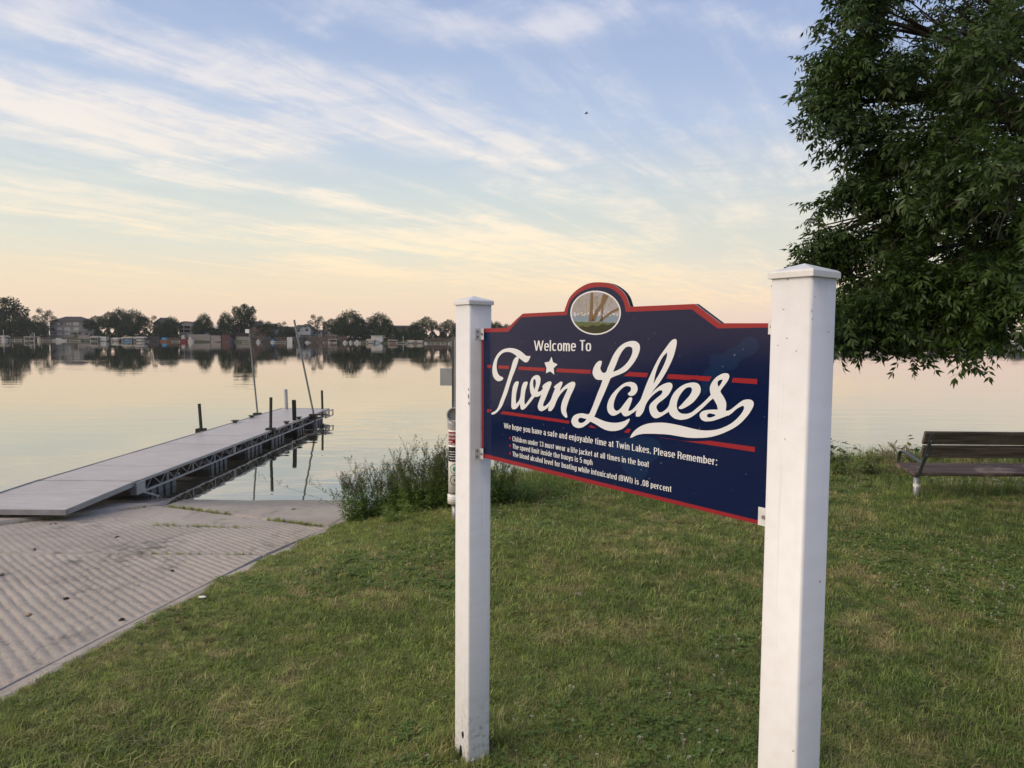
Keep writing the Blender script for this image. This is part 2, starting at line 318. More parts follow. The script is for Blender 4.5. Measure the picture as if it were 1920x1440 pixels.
# ------------------------------------------------------------------ mesh helpers
COL = sc.collection
def tag(o, label=None, cat=None, group=None, kind=None):
    for k, v in (('label', label), ('category', cat), ('group', group), ('kind', kind)):
        if v: o[k] = v
    return o
def empty(name, loc=(0, 0, 0), rot=(0, 0, 0), label=None, cat=None, group=None, kind=None):
    o = bpy.data.objects.new(name, None); COL.objects.link(o); o.location = loc; o.rotation_euler = rot; o.empty_display_size = .1
    return tag(o, label, cat, group, kind)
def link(name, me, m=None, parent=None, **kw):
    if m is not None:
        ms = m if isinstance(m, (list, tuple)) else [m]
        me.materials.clear()
        for q in ms: me.materials.append(M[q] if isinstance(q, str) else q)
    o = bpy.data.objects.new(name, me); COL.objects.link(o)
    if parent is not None: o.parent = parent
    return tag(o, **kw)
class MB:
    def __init__(s): s.v = []; s.f = []; s.mi = []; s.cur = 0
    def add(s, vs, fs):
        b = len(s.v); s.v += [tuple(map(float, q)) for q in vs]; s.f += [tuple(b + i for i in f) for f in fs]; s.mi += [s.cur] * len(fs); return s
    def box(s, x0, x1, y0, y1, z0, z1):
        return s.add([(x0, y0, z0), (x1, y0, z0), (x1, y1, z0), (x0, y1, z0), (x0, y0, z1), (x1, y0, z1), (x1, y1, z1), (x0, y1, z1)],
                     [(0, 3, 2, 1), (4, 5, 6, 7), (0, 1, 5, 4), (1, 2, 6, 5), (2, 3, 7, 6), (3, 0, 4, 7)])
    def bar(s, a, b, w, h=None, up=(0, 0, 1)):
        a, b = np.array(a, float), np.array(b, float); h = h or w; d = b - a; d /= np.linalg.norm(d)
        u_ = np.cross(d, up)
        if np.linalg.norm(u_) < 1e-4: u_ = np.cross(d, (0, 1, 0))
        u_ /= np.linalg.norm(u_); w_ = np.cross(u_, d); vs_ = []
        for c in (a, b):
            for i, j in ((-1, -1), (1, -1), (1, 1), (-1, 1)): vs_.append(c + u_ * w / 2 * i + w_ * h / 2 * j)
        return s.add(vs_, [(3, 2, 1, 0), (4, 5, 6, 7), (0, 1, 5, 4), (1, 2, 6, 5), (2, 3, 7, 6), (3, 0, 4, 7)])
    def tube(s, pts, rad, n=10, cap=True):
        pts = [np.array(p, float) for p in pts]; rad = rad if hasattr(rad, '__len__') else [rad] * len(pts)
        vs_, fs_ = [], []; ref = np.array([.13, .31, .94])
        for i, p in enumerate(pts):
            d = pts[min(i + 1, len(pts) - 1)] - pts[max(i - 1, 0)]; d = d / (np.linalg.norm(d) + 1e-9)
            u_ = np.cross(d, ref); u_ /= np.linalg.norm(u_) + 1e-9; w_ = np.cross(d, u_)
            for k in range(n):
                t = 2 * math.pi * k / n; vs_.append(p + (u_ * math.cos(t) + w_ * math.sin(t)) * rad[i])
        for i in range(len(pts) - 1):
            for k in range(n): fs_.append((i * n + k, i * n + (k + 1) % n, (i + 1) * n + (k + 1) % n, (i + 1) * n + k))
        if cap: fs_.append(tuple(range(n))[::-1]); fs_.append(tuple((len(pts) - 1) * n + k for k in range(n)))
        return s.add(vs_, fs_)
    def prism(s, poly, y0, y1, axis='y'):
        n = len(poly); mk = {'y': lambda p, t: (p[0], t, p[1]), 'x': lambda p, t: (t, p[0], p[1]), 'z': lambda p, t: (p[0], p[1], t)}[axis]
        vs_ = [mk(p, y0) for p in poly] + [mk(p, y1) for p in poly]
        return s.add(vs_, [tuple(range(n)), tuple(range(2 * n - 1, n - 1, -1))] + [(i, i + n, (i + 1) % n + n, (i + 1) % n) for i in range(n)])
    def mesh(s, name='m', smooth=False, recalc=True):
        me = bpy.data.meshes.new(name); me.from_pydata(s.v, [], s.f)
        if len(set(s.mi)) > 1: me.polygons.foreach_set('material_index', s.mi)
        if recalc:
            bm = bmesh.new(); bm.from_mesh(me); bmesh.ops.recalc_face_normals(bm, faces=bm.faces); bm.to_mesh(me); bm.free()
        if smooth: me.polygons.foreach_set('use_smooth', [True] * len(me.polygons))
        me.update(); return me
    def build(s, name, m, parent=None, smooth=False, **kw): return link(name, s.mesh(name, smooth), m, parent, **kw)
def np_mesh(name, V, Fq, smooth=False):
    """V (n,3), Fq (m,k) with constant k"""
    me = bpy.data.meshes.new(name); V = np.asarray(V, np.float32); Fq = np.asarray(Fq, np.int32); k = Fq.shape[1]
    me.vertices.add(len(V)); me.vertices.foreach_set('co', V.ravel())
    me.loops.add(Fq.size); me.loops.foreach_set('vertex_index', Fq.ravel())
    me.polygons.add(len(Fq)); me.polygons.foreach_set('loop_start', np.arange(0, Fq.size, k, dtype=np.int32))
    if smooth: me.polygons.foreach_set('use_smooth', np.ones(len(Fq), bool))
    me.update(calc_edges=True); me.validate(); return me
def bevel(me, w, seg=2):
    bm = bmesh.new(); bm.from_mesh(me); bmesh.ops.bevel(bm, geom=list(bm.edges), offset=w, segments=seg, profile=.5, affect='EDGES', clamp_overlap=True); bm.to_mesh(me); bm.free(); me.update(); return me
def copy_tree(o, parent=None):
    c = o.copy(); COL.objects.link(c); c.parent = parent
    for ch in list(o.children): copy_tree(ch, c)
    return c
def sst(t, a, b):
    t = np.clip((t - a) / (b - a), 0, 1); return t * t * (3 - 2 * t)
def fbm(X, Y, seed=0, oct=4, s=1.0):
    X = np.asarray(X, float); Y = np.asarray(Y, float); r = np.random.default_rng(seed); out = np.zeros(np.broadcast(X, Y).shape); a = 1
    for o in range(oct):
        for k in range(3):
            th, ph_ = r.uniform(0, 6.28, 2); f = s * 2 ** o * r.uniform(.7, 1.3)
            out += a * np.sin((X * math.cos(th) + Y * math.sin(th)) * f + ph_ + 1.3 * np.sin((X * math.sin(th) - Y * math.cos(th)) * f * .6 + ph_ * 2)) / 3
        a *= .5
    return out

# ------------------------------------------------------------------ terrain
WY = 11.2                                               # where the ramp meets the water
def ramp_z(Y): return .085 * (WY - Y)
def ramp_pt(px, py):
    d = ray(px, py); t = (ramp_z(0) - EYE) / (d[2] + .085 * d[1]); return EYEP + d * t
e0, e1 = ramp_pt(0, 1305), ramp_pt(650, 968)
def edge_x(Y): return e0[0] + (e1[0] - e0[0]) * (np.asarray(Y) - e0[1]) / (e1[1] - e0[1]) + .05 * np.sin(np.asarray(Y) * .9)
def bank_y(X): X = np.asarray(X, float); return 10.35 + .16 * np.clip(X + 2, 0, 20) + .15 * fbm(X, X * 0, 4, 3, .9)
def lawn_z(X, Y):
    X = np.asarray(X, float); Y = np.asarray(Y, float)
    b = .52 + .02 * np.clip(X, -2, 10) + .55 * sst(-Y, -2.8, 0.5) + .018 * fbm(X, Y, 2, 3, 1.6)
    d = X - edge_x(Y)
    rz = ramp_z(Y) + .015
    t = sst(d, 0, 1.9)
    z = rz * (1 - t) + b * t
    k = sst(Y, bank_y(X) - .5, bank_y(X) + 1.0)
    return z * (1 - k) + (-.35) * k
xs = np.concatenate([np.linspace(0, 1, 120) ** 1.15 * 17, [20, 26, 40, 80, 160]]); ysn = np.concatenate([[-160, -60, -20, -8, -3], np.linspace(-1.5, 10, 95), np.linspace(10.1, 14.2, 34)])
GX = np.zeros((len(ysn), len(xs))); GY = GX.copy()
for i, yy in enumerate(ysn):
    for j, xx in enumerate(xs):
        GY[i, j] = yy; GX[i, j] = float(edge_x(max(yy, -3))) + .10 + xx
sh = np.clip(bank_y(GX) - 10.35, 0, 99) * (GY > 10) ; GY = GY + sh
GZ = lawn_z(GX, GY)
def grid_faces(ni, nj): a = np.arange(ni * nj).reshape(ni, nj); return np.stack([a[:-1, :-1], a[:-1, 1:], a[1:, 1:], a[1:, :-1]], -1).reshape(-1, 4)
link('lawn_ground', np_mesh('lawn', np.stack([GX, GY, GZ], -1).reshape(-1, 3), grid_faces(*GX.shape), True), 'soil', kind='structure', label='mown lawn ground sloping down to the boat ramp and lake')
# land left of the ramp and behind (outside the frame)
lb = MB(); lb.add([(-160, -160, .9), (-11.9, -160, .9), (-11.9, 9.0, .45), (-160, 9.0, .45), (-11.9, 12.5, -.5), (-160, 12.5, -.5)], [(0, 1, 2, 3), (3, 2, 4, 5)])
lb.build('left_ground', 'soil', kind='structure')
# boat ramp of ribbed concrete slabs
ramp = empty('boat_ramp', (-5, 8, .3), kind='structure', label='pinkish grey grooved concrete boat ramp running down into the lake')
bpy.context.view_layer.update()
p0, p1, p2 = ramp_pt(300, 948), ramp_pt(620, 990), ramp_pt(0, 985)
J1 = ramp_pt(300, 1038)[1]
kx = (p0[0] - p2[0]) / (p0[1] - p2[1]); xj = p0[0] + kx * (J1 - p0[1])
def slab(name, q, step, amp, seed, lift=0.0, label=None, fade=None, margin=.03):
    q = [np.array(p_[:2], float) for p_ in q]; c = sum(q) / 4
    q = [p_ + (c - p_) / np.linalg.norm(c - p_) * margin for p_ in q]
    n1_ = max(2, int(max(np.linalg.norm(q[1] - q[0]), np.linalg.norm(q[2] - q[3])) / step)); n2_ = max(2, int(max(np.linalg.norm(q[3] - q[0]), np.linalg.norm(q[2] - q[1])) / step))
    s_, t_ = np.meshgrid(np.linspace(0, 1, n1_), np.linspace(0, 1, n2_)); s_ = s_[..., None]; t_ = t_[..., None]
    XY = q[0] * (1 - s_) * (1 - t_) + q[1] * s_ * (1 - t_) + q[2] * s_ * t_ + q[3] * (1 - s_) * t_; X, Y = XY[..., 0], XY[..., 1]
    l1 = max(np.linalg.norm(q[1] - q[0]), .1); l2 = max(np.linalg.norm(q[3] - q[0]), .1); edm = np.minimum(np.minimum(s_[..., 0], 1 - s_[..., 0]) * l1, np.minimum(t_[..., 0], 1 - t_[..., 0]) * l2)
    w = .016 * fbm(X, Y, seed, 3, 1.3) + .007 * fbm(X, Y, seed + 5, 3, 6)
    ph_ = ((X + Y) / 1.4142 + w) / .080
    pr = np.mod(ph_, 1); pr = np.clip(1 - np.abs(2 * pr - 1) ** 2.6, 0, 1) ** .62 * (1 - .22 * pr)
    A_ = amp * sst(edm, .02, .09) * (.55 + .45 * np.clip(.5 + .6 * fbm(X, Y, seed + 9, 3, .9), 0, 1.3))
    if fade: A_ = A_ * fade(X, Y)
    Z = ramp_z(Y) + lift + A_ * (pr - 1) + .0016 * fbm(X, Y, seed + 2, 4, 14) + .004 * fbm(X, Y, seed + 3, 3, .8)
    ed = np.minimum(np.minimum(s_[..., 0], 1 - s_[..., 0]), np.minimum(t_[..., 0], 1 - t_[..., 0]))
    Z[ed <= 0] -= .05
    return link('concrete_slab', np_mesh('concrete_slab', np.stack([X + 5, Y - 8, Z - .3], -1).reshape(-1, 3), grid_faces(n2_, n1_), True), 'concrete', ramp, label=label)
XL = -7.4
slab('a', [(XL, 1.6), (edge_x(1.6) - .07, 1.6), (edge_x(J1) - .07, J1), (XL, J1)], .0155, .030, 1, label='near concrete slab with deep diagonal grooves')
slab('b', [(xj, J1), (edge_x(J1) - .06, J1), p1, p0], .020, .018, 2, label='middle concrete slab with shallow worn grooves', fade=lambda X, Y: 1 - .75 * sst(Y, 8.2, 10))
slab('c', [p0, p1, (edge_x(12.5), 13.2), (p0[0] - .1, 13.2)], .05, .002, 3, label='smooth concrete slab at the water edge')
slab('d', [(-12, J1 + .5), (xj, J1), p0, (-12, p0[1])], .06, .003, 4, .045, label='smooth concrete slab under the gangway')
slab('e', [(-12, p0[1]), p0, (p0[0] - .1, 14), (-12, 14)], .08, .002, 5, .006, label='submerged concrete slab beneath the dock')
slab('f', [(-12, -2), (XL, -2), (XL, J1), (-12, J1)], .12, .0, 6, 0)
slab('g', [(XL, -2), (edge_x(-1) - .07, -2), (edge_x(1.6) - .07, 1.6), (XL, 1.6)], .08, .01, 7, 0)
# curb strip along the lawn, dark crack beside it
yy = np.linspace(-2, WY - .4, 160); cb = MB(); vs_ = []
for k, Y in enumerate(yy):
    ex = float(edge_x(Y)); z = ramp_z(Y); wv = .012 * math.sin(Y * 5.1) + .01 * math.sin(Y * 11.7); wd_ = .09 + wv
    vs_ += [(ex - .05, Y, z - .06), (ex - .045, Y, z - .004), (ex - .05 + wd_, Y, z + .006), (ex + .16, Y, z - .02)]
fs_ = []
for k in range(len(yy) - 1):
    for j in range(3): fs_.append((4 * k + j, 4 * k + j + 1, 4 * k + j + 5, 4 * k + j + 4))
cb.add([(a + 5, b - 8, c - .3) for a, b, c in vs_], fs_); cb.build('edge_strip', 'concrete', ramp, label='narrow smooth concrete strip along the grass')
base_ = MB(); base_.add([(-17 + 5, -2 - 8, ramp_z(-2) - .06 - .3), (-1.9 + 5, -2 - 8, ramp_z(-2) - .06 - .3), (-1.9 + 5, 30 - 8, ramp_z(30) - .06 - .3), (-17 + 5, 30 - 8, ramp_z(30) - .06 - .3)], [(0, 1, 2, 3)])
base_.build('ramp_bed', 'soil', ramp)
# water, lake bed
wt = MB(); wt.add([(-1500, 8.5, 0), (1500, 8.5, 0), (1500, 700, 0), (-1500, 700, 0)], [(0, 1, 2, 3)])
wt.build('lake_water', 'water', kind='structure')
bd_ = MB(); bd_.add([(-1500, 13, -1.3), (1500, 13, -1.3), (1500, 700, -1.3), (-1500, 700, -1.3)], [(0, 1, 2, 3)]); bd_.build('lake_bed', 'bed', kind='structure')

# ------------------------------------------------------------------ welcome sign
W = .127; LP = np.array([-.1855, 3.402, 0]); RP = np.array([.8238, 2.024, 0])
uu = (RP - LP) / np.linalg.norm(RP - LP); nn = np.array([uu[1], -uu[0], 0]);
if nn @ np.array([-1, -1, 0]) < 0: nn = -nn
SPAN = float(np.linalg.norm(RP - LP))
sign = empty('welcome_sign', (0, 0, 0), label='navy and red welcome sign lettered Twin Lakes between two white posts on the lawn', cat='sign')
OZ = EYE
sign.matrix_world = Matrix(((uu[0], 0, nn[0], LP[0]), (uu[1], 0, nn[1], LP[1]), (0, 1, 0, OZ), (0, 0, 0, 1)))
def pl(px, py):                                        # pixel -> panel plane (u, v)
    d = ray(px, py); t = ((LP - np.array([0, 0, 0])) @ nn) / (d @ nn); q = d * t - LP; return (float(q @ uu), float(q[2]))
def smooth_closed(pts, n=6):
    """closed Catmull-Rom through points; a point with a third element is a corner"""
    N = len(pts); P_ = [np.array(p[:2], float) for p in pts]; C = [len(p) > 2 for p in pts]; out = []
    for i in range(N):
        a, b = P_[i], P_[(i + 1) % N]; pa = a if C[i] else P_[i - 1]; pb = b if C[(i + 1) % N] else P_[(i + 2) % N]
        L = np.linalg.norm(b - a) + 1e-9
        ta = (b - pa); tb = (pb - a)
        if C[i]: ta = (b - a)
        if C[(i + 1) % N]: tb = (b - a)
        ta = ta / (np.linalg.norm(ta) + 1e-9) * L; tb = tb / (np.linalg.norm(tb) + 1e-9) * L
        for k in range(n):
            t = k / n; h1 = 2 * t**3 - 3 * t**2 + 1; h2 = t**3 - 2 * t**2 + t; h3 = -2 * t**3 + 3 * t**2; h4 = t**3 - t**2
            out.append(h1 * a + h2 * ta + h3 * b + h4 * tb)
    return out
def flat(name, loops, m, off, parent, extrude=0.0, **kw):
    cu = bpy.data.curves.new(name, 'CURVE'); cu.dimensions = '2D'; cu.fill_mode = 'BOTH'; cu.extrude = extrude
    for lp in loops:
        sp = cu.splines.new('POLY'); sp.points.add(len(lp) - 1); sp.use_cyclic_u = True
        for k, q in enumerate(lp): sp.points[k].co = (q[0], q[1], 0, 1)
    ob = bpy.data.objects.new('tmp', cu); COL.objects.link(ob); dg = bpy.context.evaluated_depsgraph_get(); dg.update()
    me = bpy.data.meshes.new_from_object(ob.evaluated_get(dg)); bpy.data.objects.remove(ob); me.name = name
    o = link(name, me, m, parent, **kw); o.location = (0, 0, off); return o
def crop(x0, y0, s): return lambda pts: [(x0 + p[0] / s, y0 + p[1] / s, *p[2:]) for p in pts]
def onp(pts, n=6): return [pl(*q) for q in smooth_closed(pts, n)]
def poly(pts): return [pl(*p) for p in pts]
R1, R2, R3, R4 = crop(910, 640, 9.6), crop(950, 690, 13.714), crop(1065, 630, 7.579), crop(1130, 700, 14.4)
R5, R6, R7, R8, R9, RA = crop(1180, 625, 8.473), crop(1240, 690, 13.09), crop(1170, 740, 7.385), crop(900, 520, 6.4), crop(900, 620, 6.4), crop(1080, 620, 5.189)
# posts
zl = float(at_y(882, 571, 3.36)[2]); zr = float(at_y(1516, 518, 1.95)[2])
def make_post(c, ztop, zbot, label):
    u0 = float((c - LP) @ uu); mb = MB(); ch = .009; h = W / 2
    pl_ = [(-h + ch, -h), (h - ch, -h), (h, -h + ch), (h, h - ch), (h - ch, h), (-h + ch, h), (-h, h - ch), (-h, -h + ch)]
    rs = []
    for a, b in ((0, 1),): pass
    rr_ = []
    for (sx, sy) in ((1, 1), (-1, 1), (-1, -1), (1, -1)):
        for k in range(5):
            t = math.pi / 2 * k / 4 + {(1, 1): 0, (-1, 1): math.pi / 2, (-1, -1): math.pi, (1, -1): 1.5 * math.pi}[(sx, sy)]
            rr_.append((sx * (h - ch) + ch * math.cos(t), sy * (h - ch) + ch * math.sin(t)))
    v0, v1 = zbot - OZ, ztop - OZ; n = len(rr_)
    vs_ = [(u0 + a, v0, b) for a, b in rr_] + [(u0 + a, v1, b) for a, b in rr_]
    mb.add(vs_, [(i, (i + 1) % n, (i + 1) % n + n, i + n) for i in range(n)] + [tuple(range(n, 2 * n))])
    post = mb.build('post', 'vinyl', sign, label=label)
    for p_ in post.data.polygons: p_.use_smooth = len(p_.vertices) == 4
    c_ = MB(); H = h + .0065
    def ring(hh, v): return [(u0 + s1 * hh, v, s2 * hh) for s1, s2 in ((-1, -1), (1, -1), (1, 1), (-1, 1))]
    vs_ = ring(H, v1 - .001) + ring(H, v1 + .016) + ring(H - .005, v1 + .021) + [(u0, v1 + .043, 0)]
    c_.add(vs_, [(0, 3, 2, 1)] + [(i + 4 * r, (i + 1) % 4 + 4 * r, (i + 1) % 4 + 4 * r + 4, i + 4 * r + 4) for r in range(2) for i in range(4)] + [(8 + i, 8 + (i + 1) % 4, 12) for i in range(4)])
    me = c_.mesh('cap'); bevel(me, .0015, 2); link('cap', me, 'vinyl', post)
    gk = MB(); 
    for s1 in (-1, 1): pass
    return post
postL = make_post(LP, zl, .40, 'white vinyl post left of the sign panel, chipped at its foot')
postR = make_post(RP, zr, .35, 'white vinyl post right of the sign panel')
# foot damage on the near-left post: dark crack shapes on its bright face
def on_face(px, py, off=.0006):                         # bright face: plane through LP + nn*W/2
    d = ray(px, py); t = ((LP + nn * W / 2) @ nn) / (d @ nn); q = d * t - LP; return (float(q @ uu), float(q[2]))
for lp in ([(866, 1372), (869, 1371), (870, 1378), (869, 1385), (866.5, 1383), (865.5, 1377)], [(862.5, 1398), (865, 1397), (866.5, 1408), (867, 1422), (870, 1437), (866, 1437), (863, 1424), (861, 1410)]):
    o = flat('chip', [[on_face(*q) for q in lp]], 'hole', W / 2 + .0008, postL)
for a, b, c_ in ((878.4, 743, 4.5), (879, 756, 3), (878.5, 730, 2)):
    flat('chip', [[on_face(a - .7, b - c_), on_face(a + .5, b - c_ * .6), on_face(a + .6, b + c_ * .7), on_face(a - .2, b + c_)]], 'hole', W / 2 + .0008, postL)
# panel board
outl = [(903.2, 616)] + [(952.3, 614.5), (968.8, 598), (980.5, 587.9), (1057.8, 584)]
arch = [(1057.8, 584), (1062.5, 570), (1068.2, 557.5), (1079.7, 545), (1095.3, 534.8), (1107, 530.6), (1118.8, 529.2), (1134, 529.9), (1150, 534.2), (1165.6, 545), (1175, 557.5), (1180.8, 575)]
rest = [(1184, 575), (1303, 569.8), (1351, 606), (1446, 606)]
bot = [(1446, 989), (903.2, 857.5)]
def arc_s(pts, n=5):
    P_ = [np.array(p) for p in pts]; P_ = [2 * P_[0] - P_[1]] + P_ + [2 * P_[-1] - P_[-2]]; out = []
    for i in range(1, len(P_) - 2):
        for k in range(n):
            t = k / n; a, b, c, d = P_[i - 1:i + 3]
            out.append(tuple(.5 * ((2 * b) + (-a + c) * t + (2 * a - 5 * b + 4 * c - d) * t * t + (-a + 3 * b - 3 * c + d) * t**3)))
    return out + [pts[-1]]
outer_px = outl[:-1] + arc_s(arch) + rest + bot
board = poly(outer_px)
# keep the right end inside the right post
ur = SPAN - W / 2 - .004
def clipu(l): return [(min(a, ur), b) for a, b in l]
board = clipu(board)
pan = flat('panel_board', [board], 'black_edge', -.011, sign, extrude=.009, label='dark edged sign board')
flat('white_backing', [board], 'white_edge', -.0012, sign, extrude=.0009)
flat('red_border', [board], 'red', 0, sign)
inner = [(906.8, 623), (953, 622.3), (976.6, 595), (1063.3, 590.6)] + arc_s([(1063.3, 590.6), (1066.4, 574.7), (1073.4, 560.6), (1087.5, 548), (1106, 540.3), (1126.6, 538), (1145, 541), (1159.4, 551), (1168.8, 565.3), (1173.4, 584.8)])[1:] + [(1297, 580), (1345.3, 615.7), (1446, 614), (1446, 981.5), (906.8, 850.5)]
flat('navy_field', [clipu(poly(inner))], 'navy', .0006, sign)
# pale lake outlines printed in the navy field
lk1 = RA([(1240, 640, 1), (1225, 560), (1230, 480), (1250, 400), (1310, 330), (1295, 270), (1310, 235), (1420, 225), (1500, 170), (1560, 150), (1630, 80), (1700, 55), (1760, 90), (1780, 160), (1740, 220), (1660, 260), (1600, 300), (1550, 370), (1440, 400), (1380, 440), (1320, 520), (1280, 600)])
flat('lake_shape', [onp(lk1, 4)], 'blue', .0009, sign)
lk2 = crop(880, 620, 3.31)([(870, 720), (940, 670), (1060, 655), (1150, 670), (1195, 720), (1180, 780), (1120, 830), (1100, 900), (1050, 925), (990, 900), (950, 850), (920, 800), (880, 760)])
flat('lake_shape', [onp(lk2, 4)], 'blue', .0009, sign)
# red rules
S = []
S += [R1([(40, 422), (118, 425), (105, 482), (40, 482)]), R1([(238, 432), (438, 442), (425, 498), (240, 488)]), R9([(470, 430), (782, 447), (775, 488), (455, 467)]), R9([(925, 453), (1332, 470), (1328, 518), (915, 495)])]
S += [[(1180.5, 697.3), (1216.2, 699.4), (1212.8, 707.3), (1169.9, 705)], R6([(180, 148), (1250, 210), (1175, 325), (930, 308), (880, 290), (830, 280), (760, 280), (680, 295), (130, 260)]), RA([(1530, 458), (1765, 470), (1765, 520), (1515, 503)])]
S += [R1([(35, 1218), (130, 1228), (80, 1278), (35, 1278)]), [(943.3, 770.7), (1057.9, 787.3), (1060.8, 788.5), (1067.9, 788.1), (1067.5, 794.4), (938.1, 775.9)], R3([(330, 1262), (405, 1308), (297, 1298)]), R3([(850, 1318), (900, 1322), (865, 1380), (795, 1368)]),
      [(1231.7, 818.8), (1246, 821.5), (1265, 824.2), (1285, 826.8), (1301.6, 827.4), (1318, 827), (1331.6, 826.3), (1416.2, 838.1), (1415.6, 847.5)]]
for s_ in S: flat('red_rule', [poly(s_)], 'red', .0012, sign)
# script lettering
T = R1([(820, 262, 1), (795, 330), (755, 375), (710, 372), (660, 335), (610, 298, 1), (590, 380), (545, 510), (490, 650), (450, 770), (400, 930), (350, 1060), (300, 1175), (230, 1265), (170, 1308), (125, 1315), (113, 1300), (125, 1282), (180, 1255), (230, 1195), (280, 1060), (320, 950), (370, 800), (420, 640), (470, 480), (500, 370), (530, 310), (575, 270, 1), (530, 235), (480, 205), (410, 190), (330, 205), (270, 255), (230, 320), (212, 400), (210, 470), (225, 560), (265, 620), (310, 642), (328, 665), (310, 695), (270, 715), (230, 715), (180, 680), (145, 620), (132, 530), (140, 440), (170, 330), (230, 225), (310, 155), (400, 125), (480, 122), (560, 138), (630, 170), (690, 215), (735, 255), (775, 265)])
win = R2([(280, 340), (318, 362), (310, 420), (280, 540), (255, 660), (245, 800), (248, 925, 1), (300, 870), (340, 800), (365, 700), (380, 560), (410, 440), (450, 370), (520, 348), (550, 370), (530, 450), (495, 570), (475, 700), (465, 850), (475, 948, 1), (520, 900), (600, 790), (655, 710, 1), (625, 640), (605, 520), (608, 400), (640, 290), (700, 215), (780, 182), (840, 200), (875, 260), (875, 360), (850, 460), (800, 605, 1), (860, 605), (920, 560), (945, 520, 1), (925, 490), (940, 450), (1000, 395), (1080, 350), (1130, 345), (1162, 375), (1140, 460), (1080, 610), (1010, 780), (960, 900), (948, 975), (985, 982), (1060, 925), (1140, 820), (1200, 660), (1255, 520, 1), (1218, 500, 1), (1250, 455), (1330, 395), (1400, 350), (1442, 365), (1430, 440), (1395, 520), (1375, 600, 1), (1440, 520), (1530, 440), (1630, 375), (1710, 350), (1765, 375), (1768, 450), (1720, 570), (1650, 720), (1590, 880), (1548, 1020), (1540, 1100), (1565, 1230), (1558, 1275), (1520, 1270), (1450, 1200), (1410, 1100), (1408, 980), (1440, 850), (1500, 710), (1550, 600), (1580, 525, 1), (1530, 540), (1450, 610), (1360, 720), (1290, 850), (1240, 980), (1200, 1050), (1140, 1108), (1080, 1100, 1), (1078, 1050), (1095, 985, 1), (1040, 1040), (960, 1090), (890, 1108), (835, 1075), (808, 1000), (825, 900), (870, 780), (900, 680, 1), (850, 720), (790, 740), (725, 742, 1), (650, 840), (560, 950), (480, 1040), (410, 1072), (375, 1050), (358, 980), (348, 920, 1), (290, 1010), (230, 1055), (170, 1058), (135, 1020), (130, 900), (140, 700), (160, 520), (200, 400), (240, 355)])
winh = R2([(725, 285), (755, 330), (758, 420), (740, 500), (722, 550, 1), (700, 490), (688, 400), (695, 320)])
star = R9([(862, 312), (880, 378), (935, 405), (888, 450), (895, 528), (848, 488), (795, 510), (802, 448), (778, 382), (835, 372)])
Lo = R3([(460, 352), (487, 358, 1), (480, 400), (465, 460), (480, 500), (510, 525), (545, 510), (570, 450), (600, 380), (650, 270), (720, 170), (800, 105), (880, 75), (950, 72), (1005, 100), (1028, 160), (1010, 250), (960, 350), (900, 430), (830, 500), (740, 545), (660, 575), (610, 605), (590, 650), (540, 770), (470, 930), (410, 1070), (378, 1148, 1), (450, 1180), (540, 1215), (640, 1232), (720, 1230), (800, 1210), (850, 1185), (878, 1172, 1), (882, 1190), (850, 1250), (790, 1310), (720, 1340), (640, 1350), (560, 1340), (480, 1305), (400, 1255), (325, 1215, 1), (270, 1260), (200, 1300), (140, 1305), (85, 1280), (55, 1230), (55, 1190), (80, 1140), (130, 1110), (200, 1098), (260, 1108), (300, 1112, 1), (320, 1080), (370, 960), (430, 800), (475, 690), (495, 625, 1), (440, 622), (400, 610), (370, 570), (355, 530), (360, 480), (390, 410), (430, 365)])
Lh1 = R3([(645, 508, 1), (700, 490), (770, 450), (840, 385), (890, 310), (920, 230), (915, 170), (880, 150), (830, 160), (780, 210), (730, 300), (690, 400)])
Lh2 = R3([(268, 1178, 1), (240, 1215), (200, 1235), (165, 1230), (150, 1200), (160, 1170), (190, 1160), (230, 1170)])
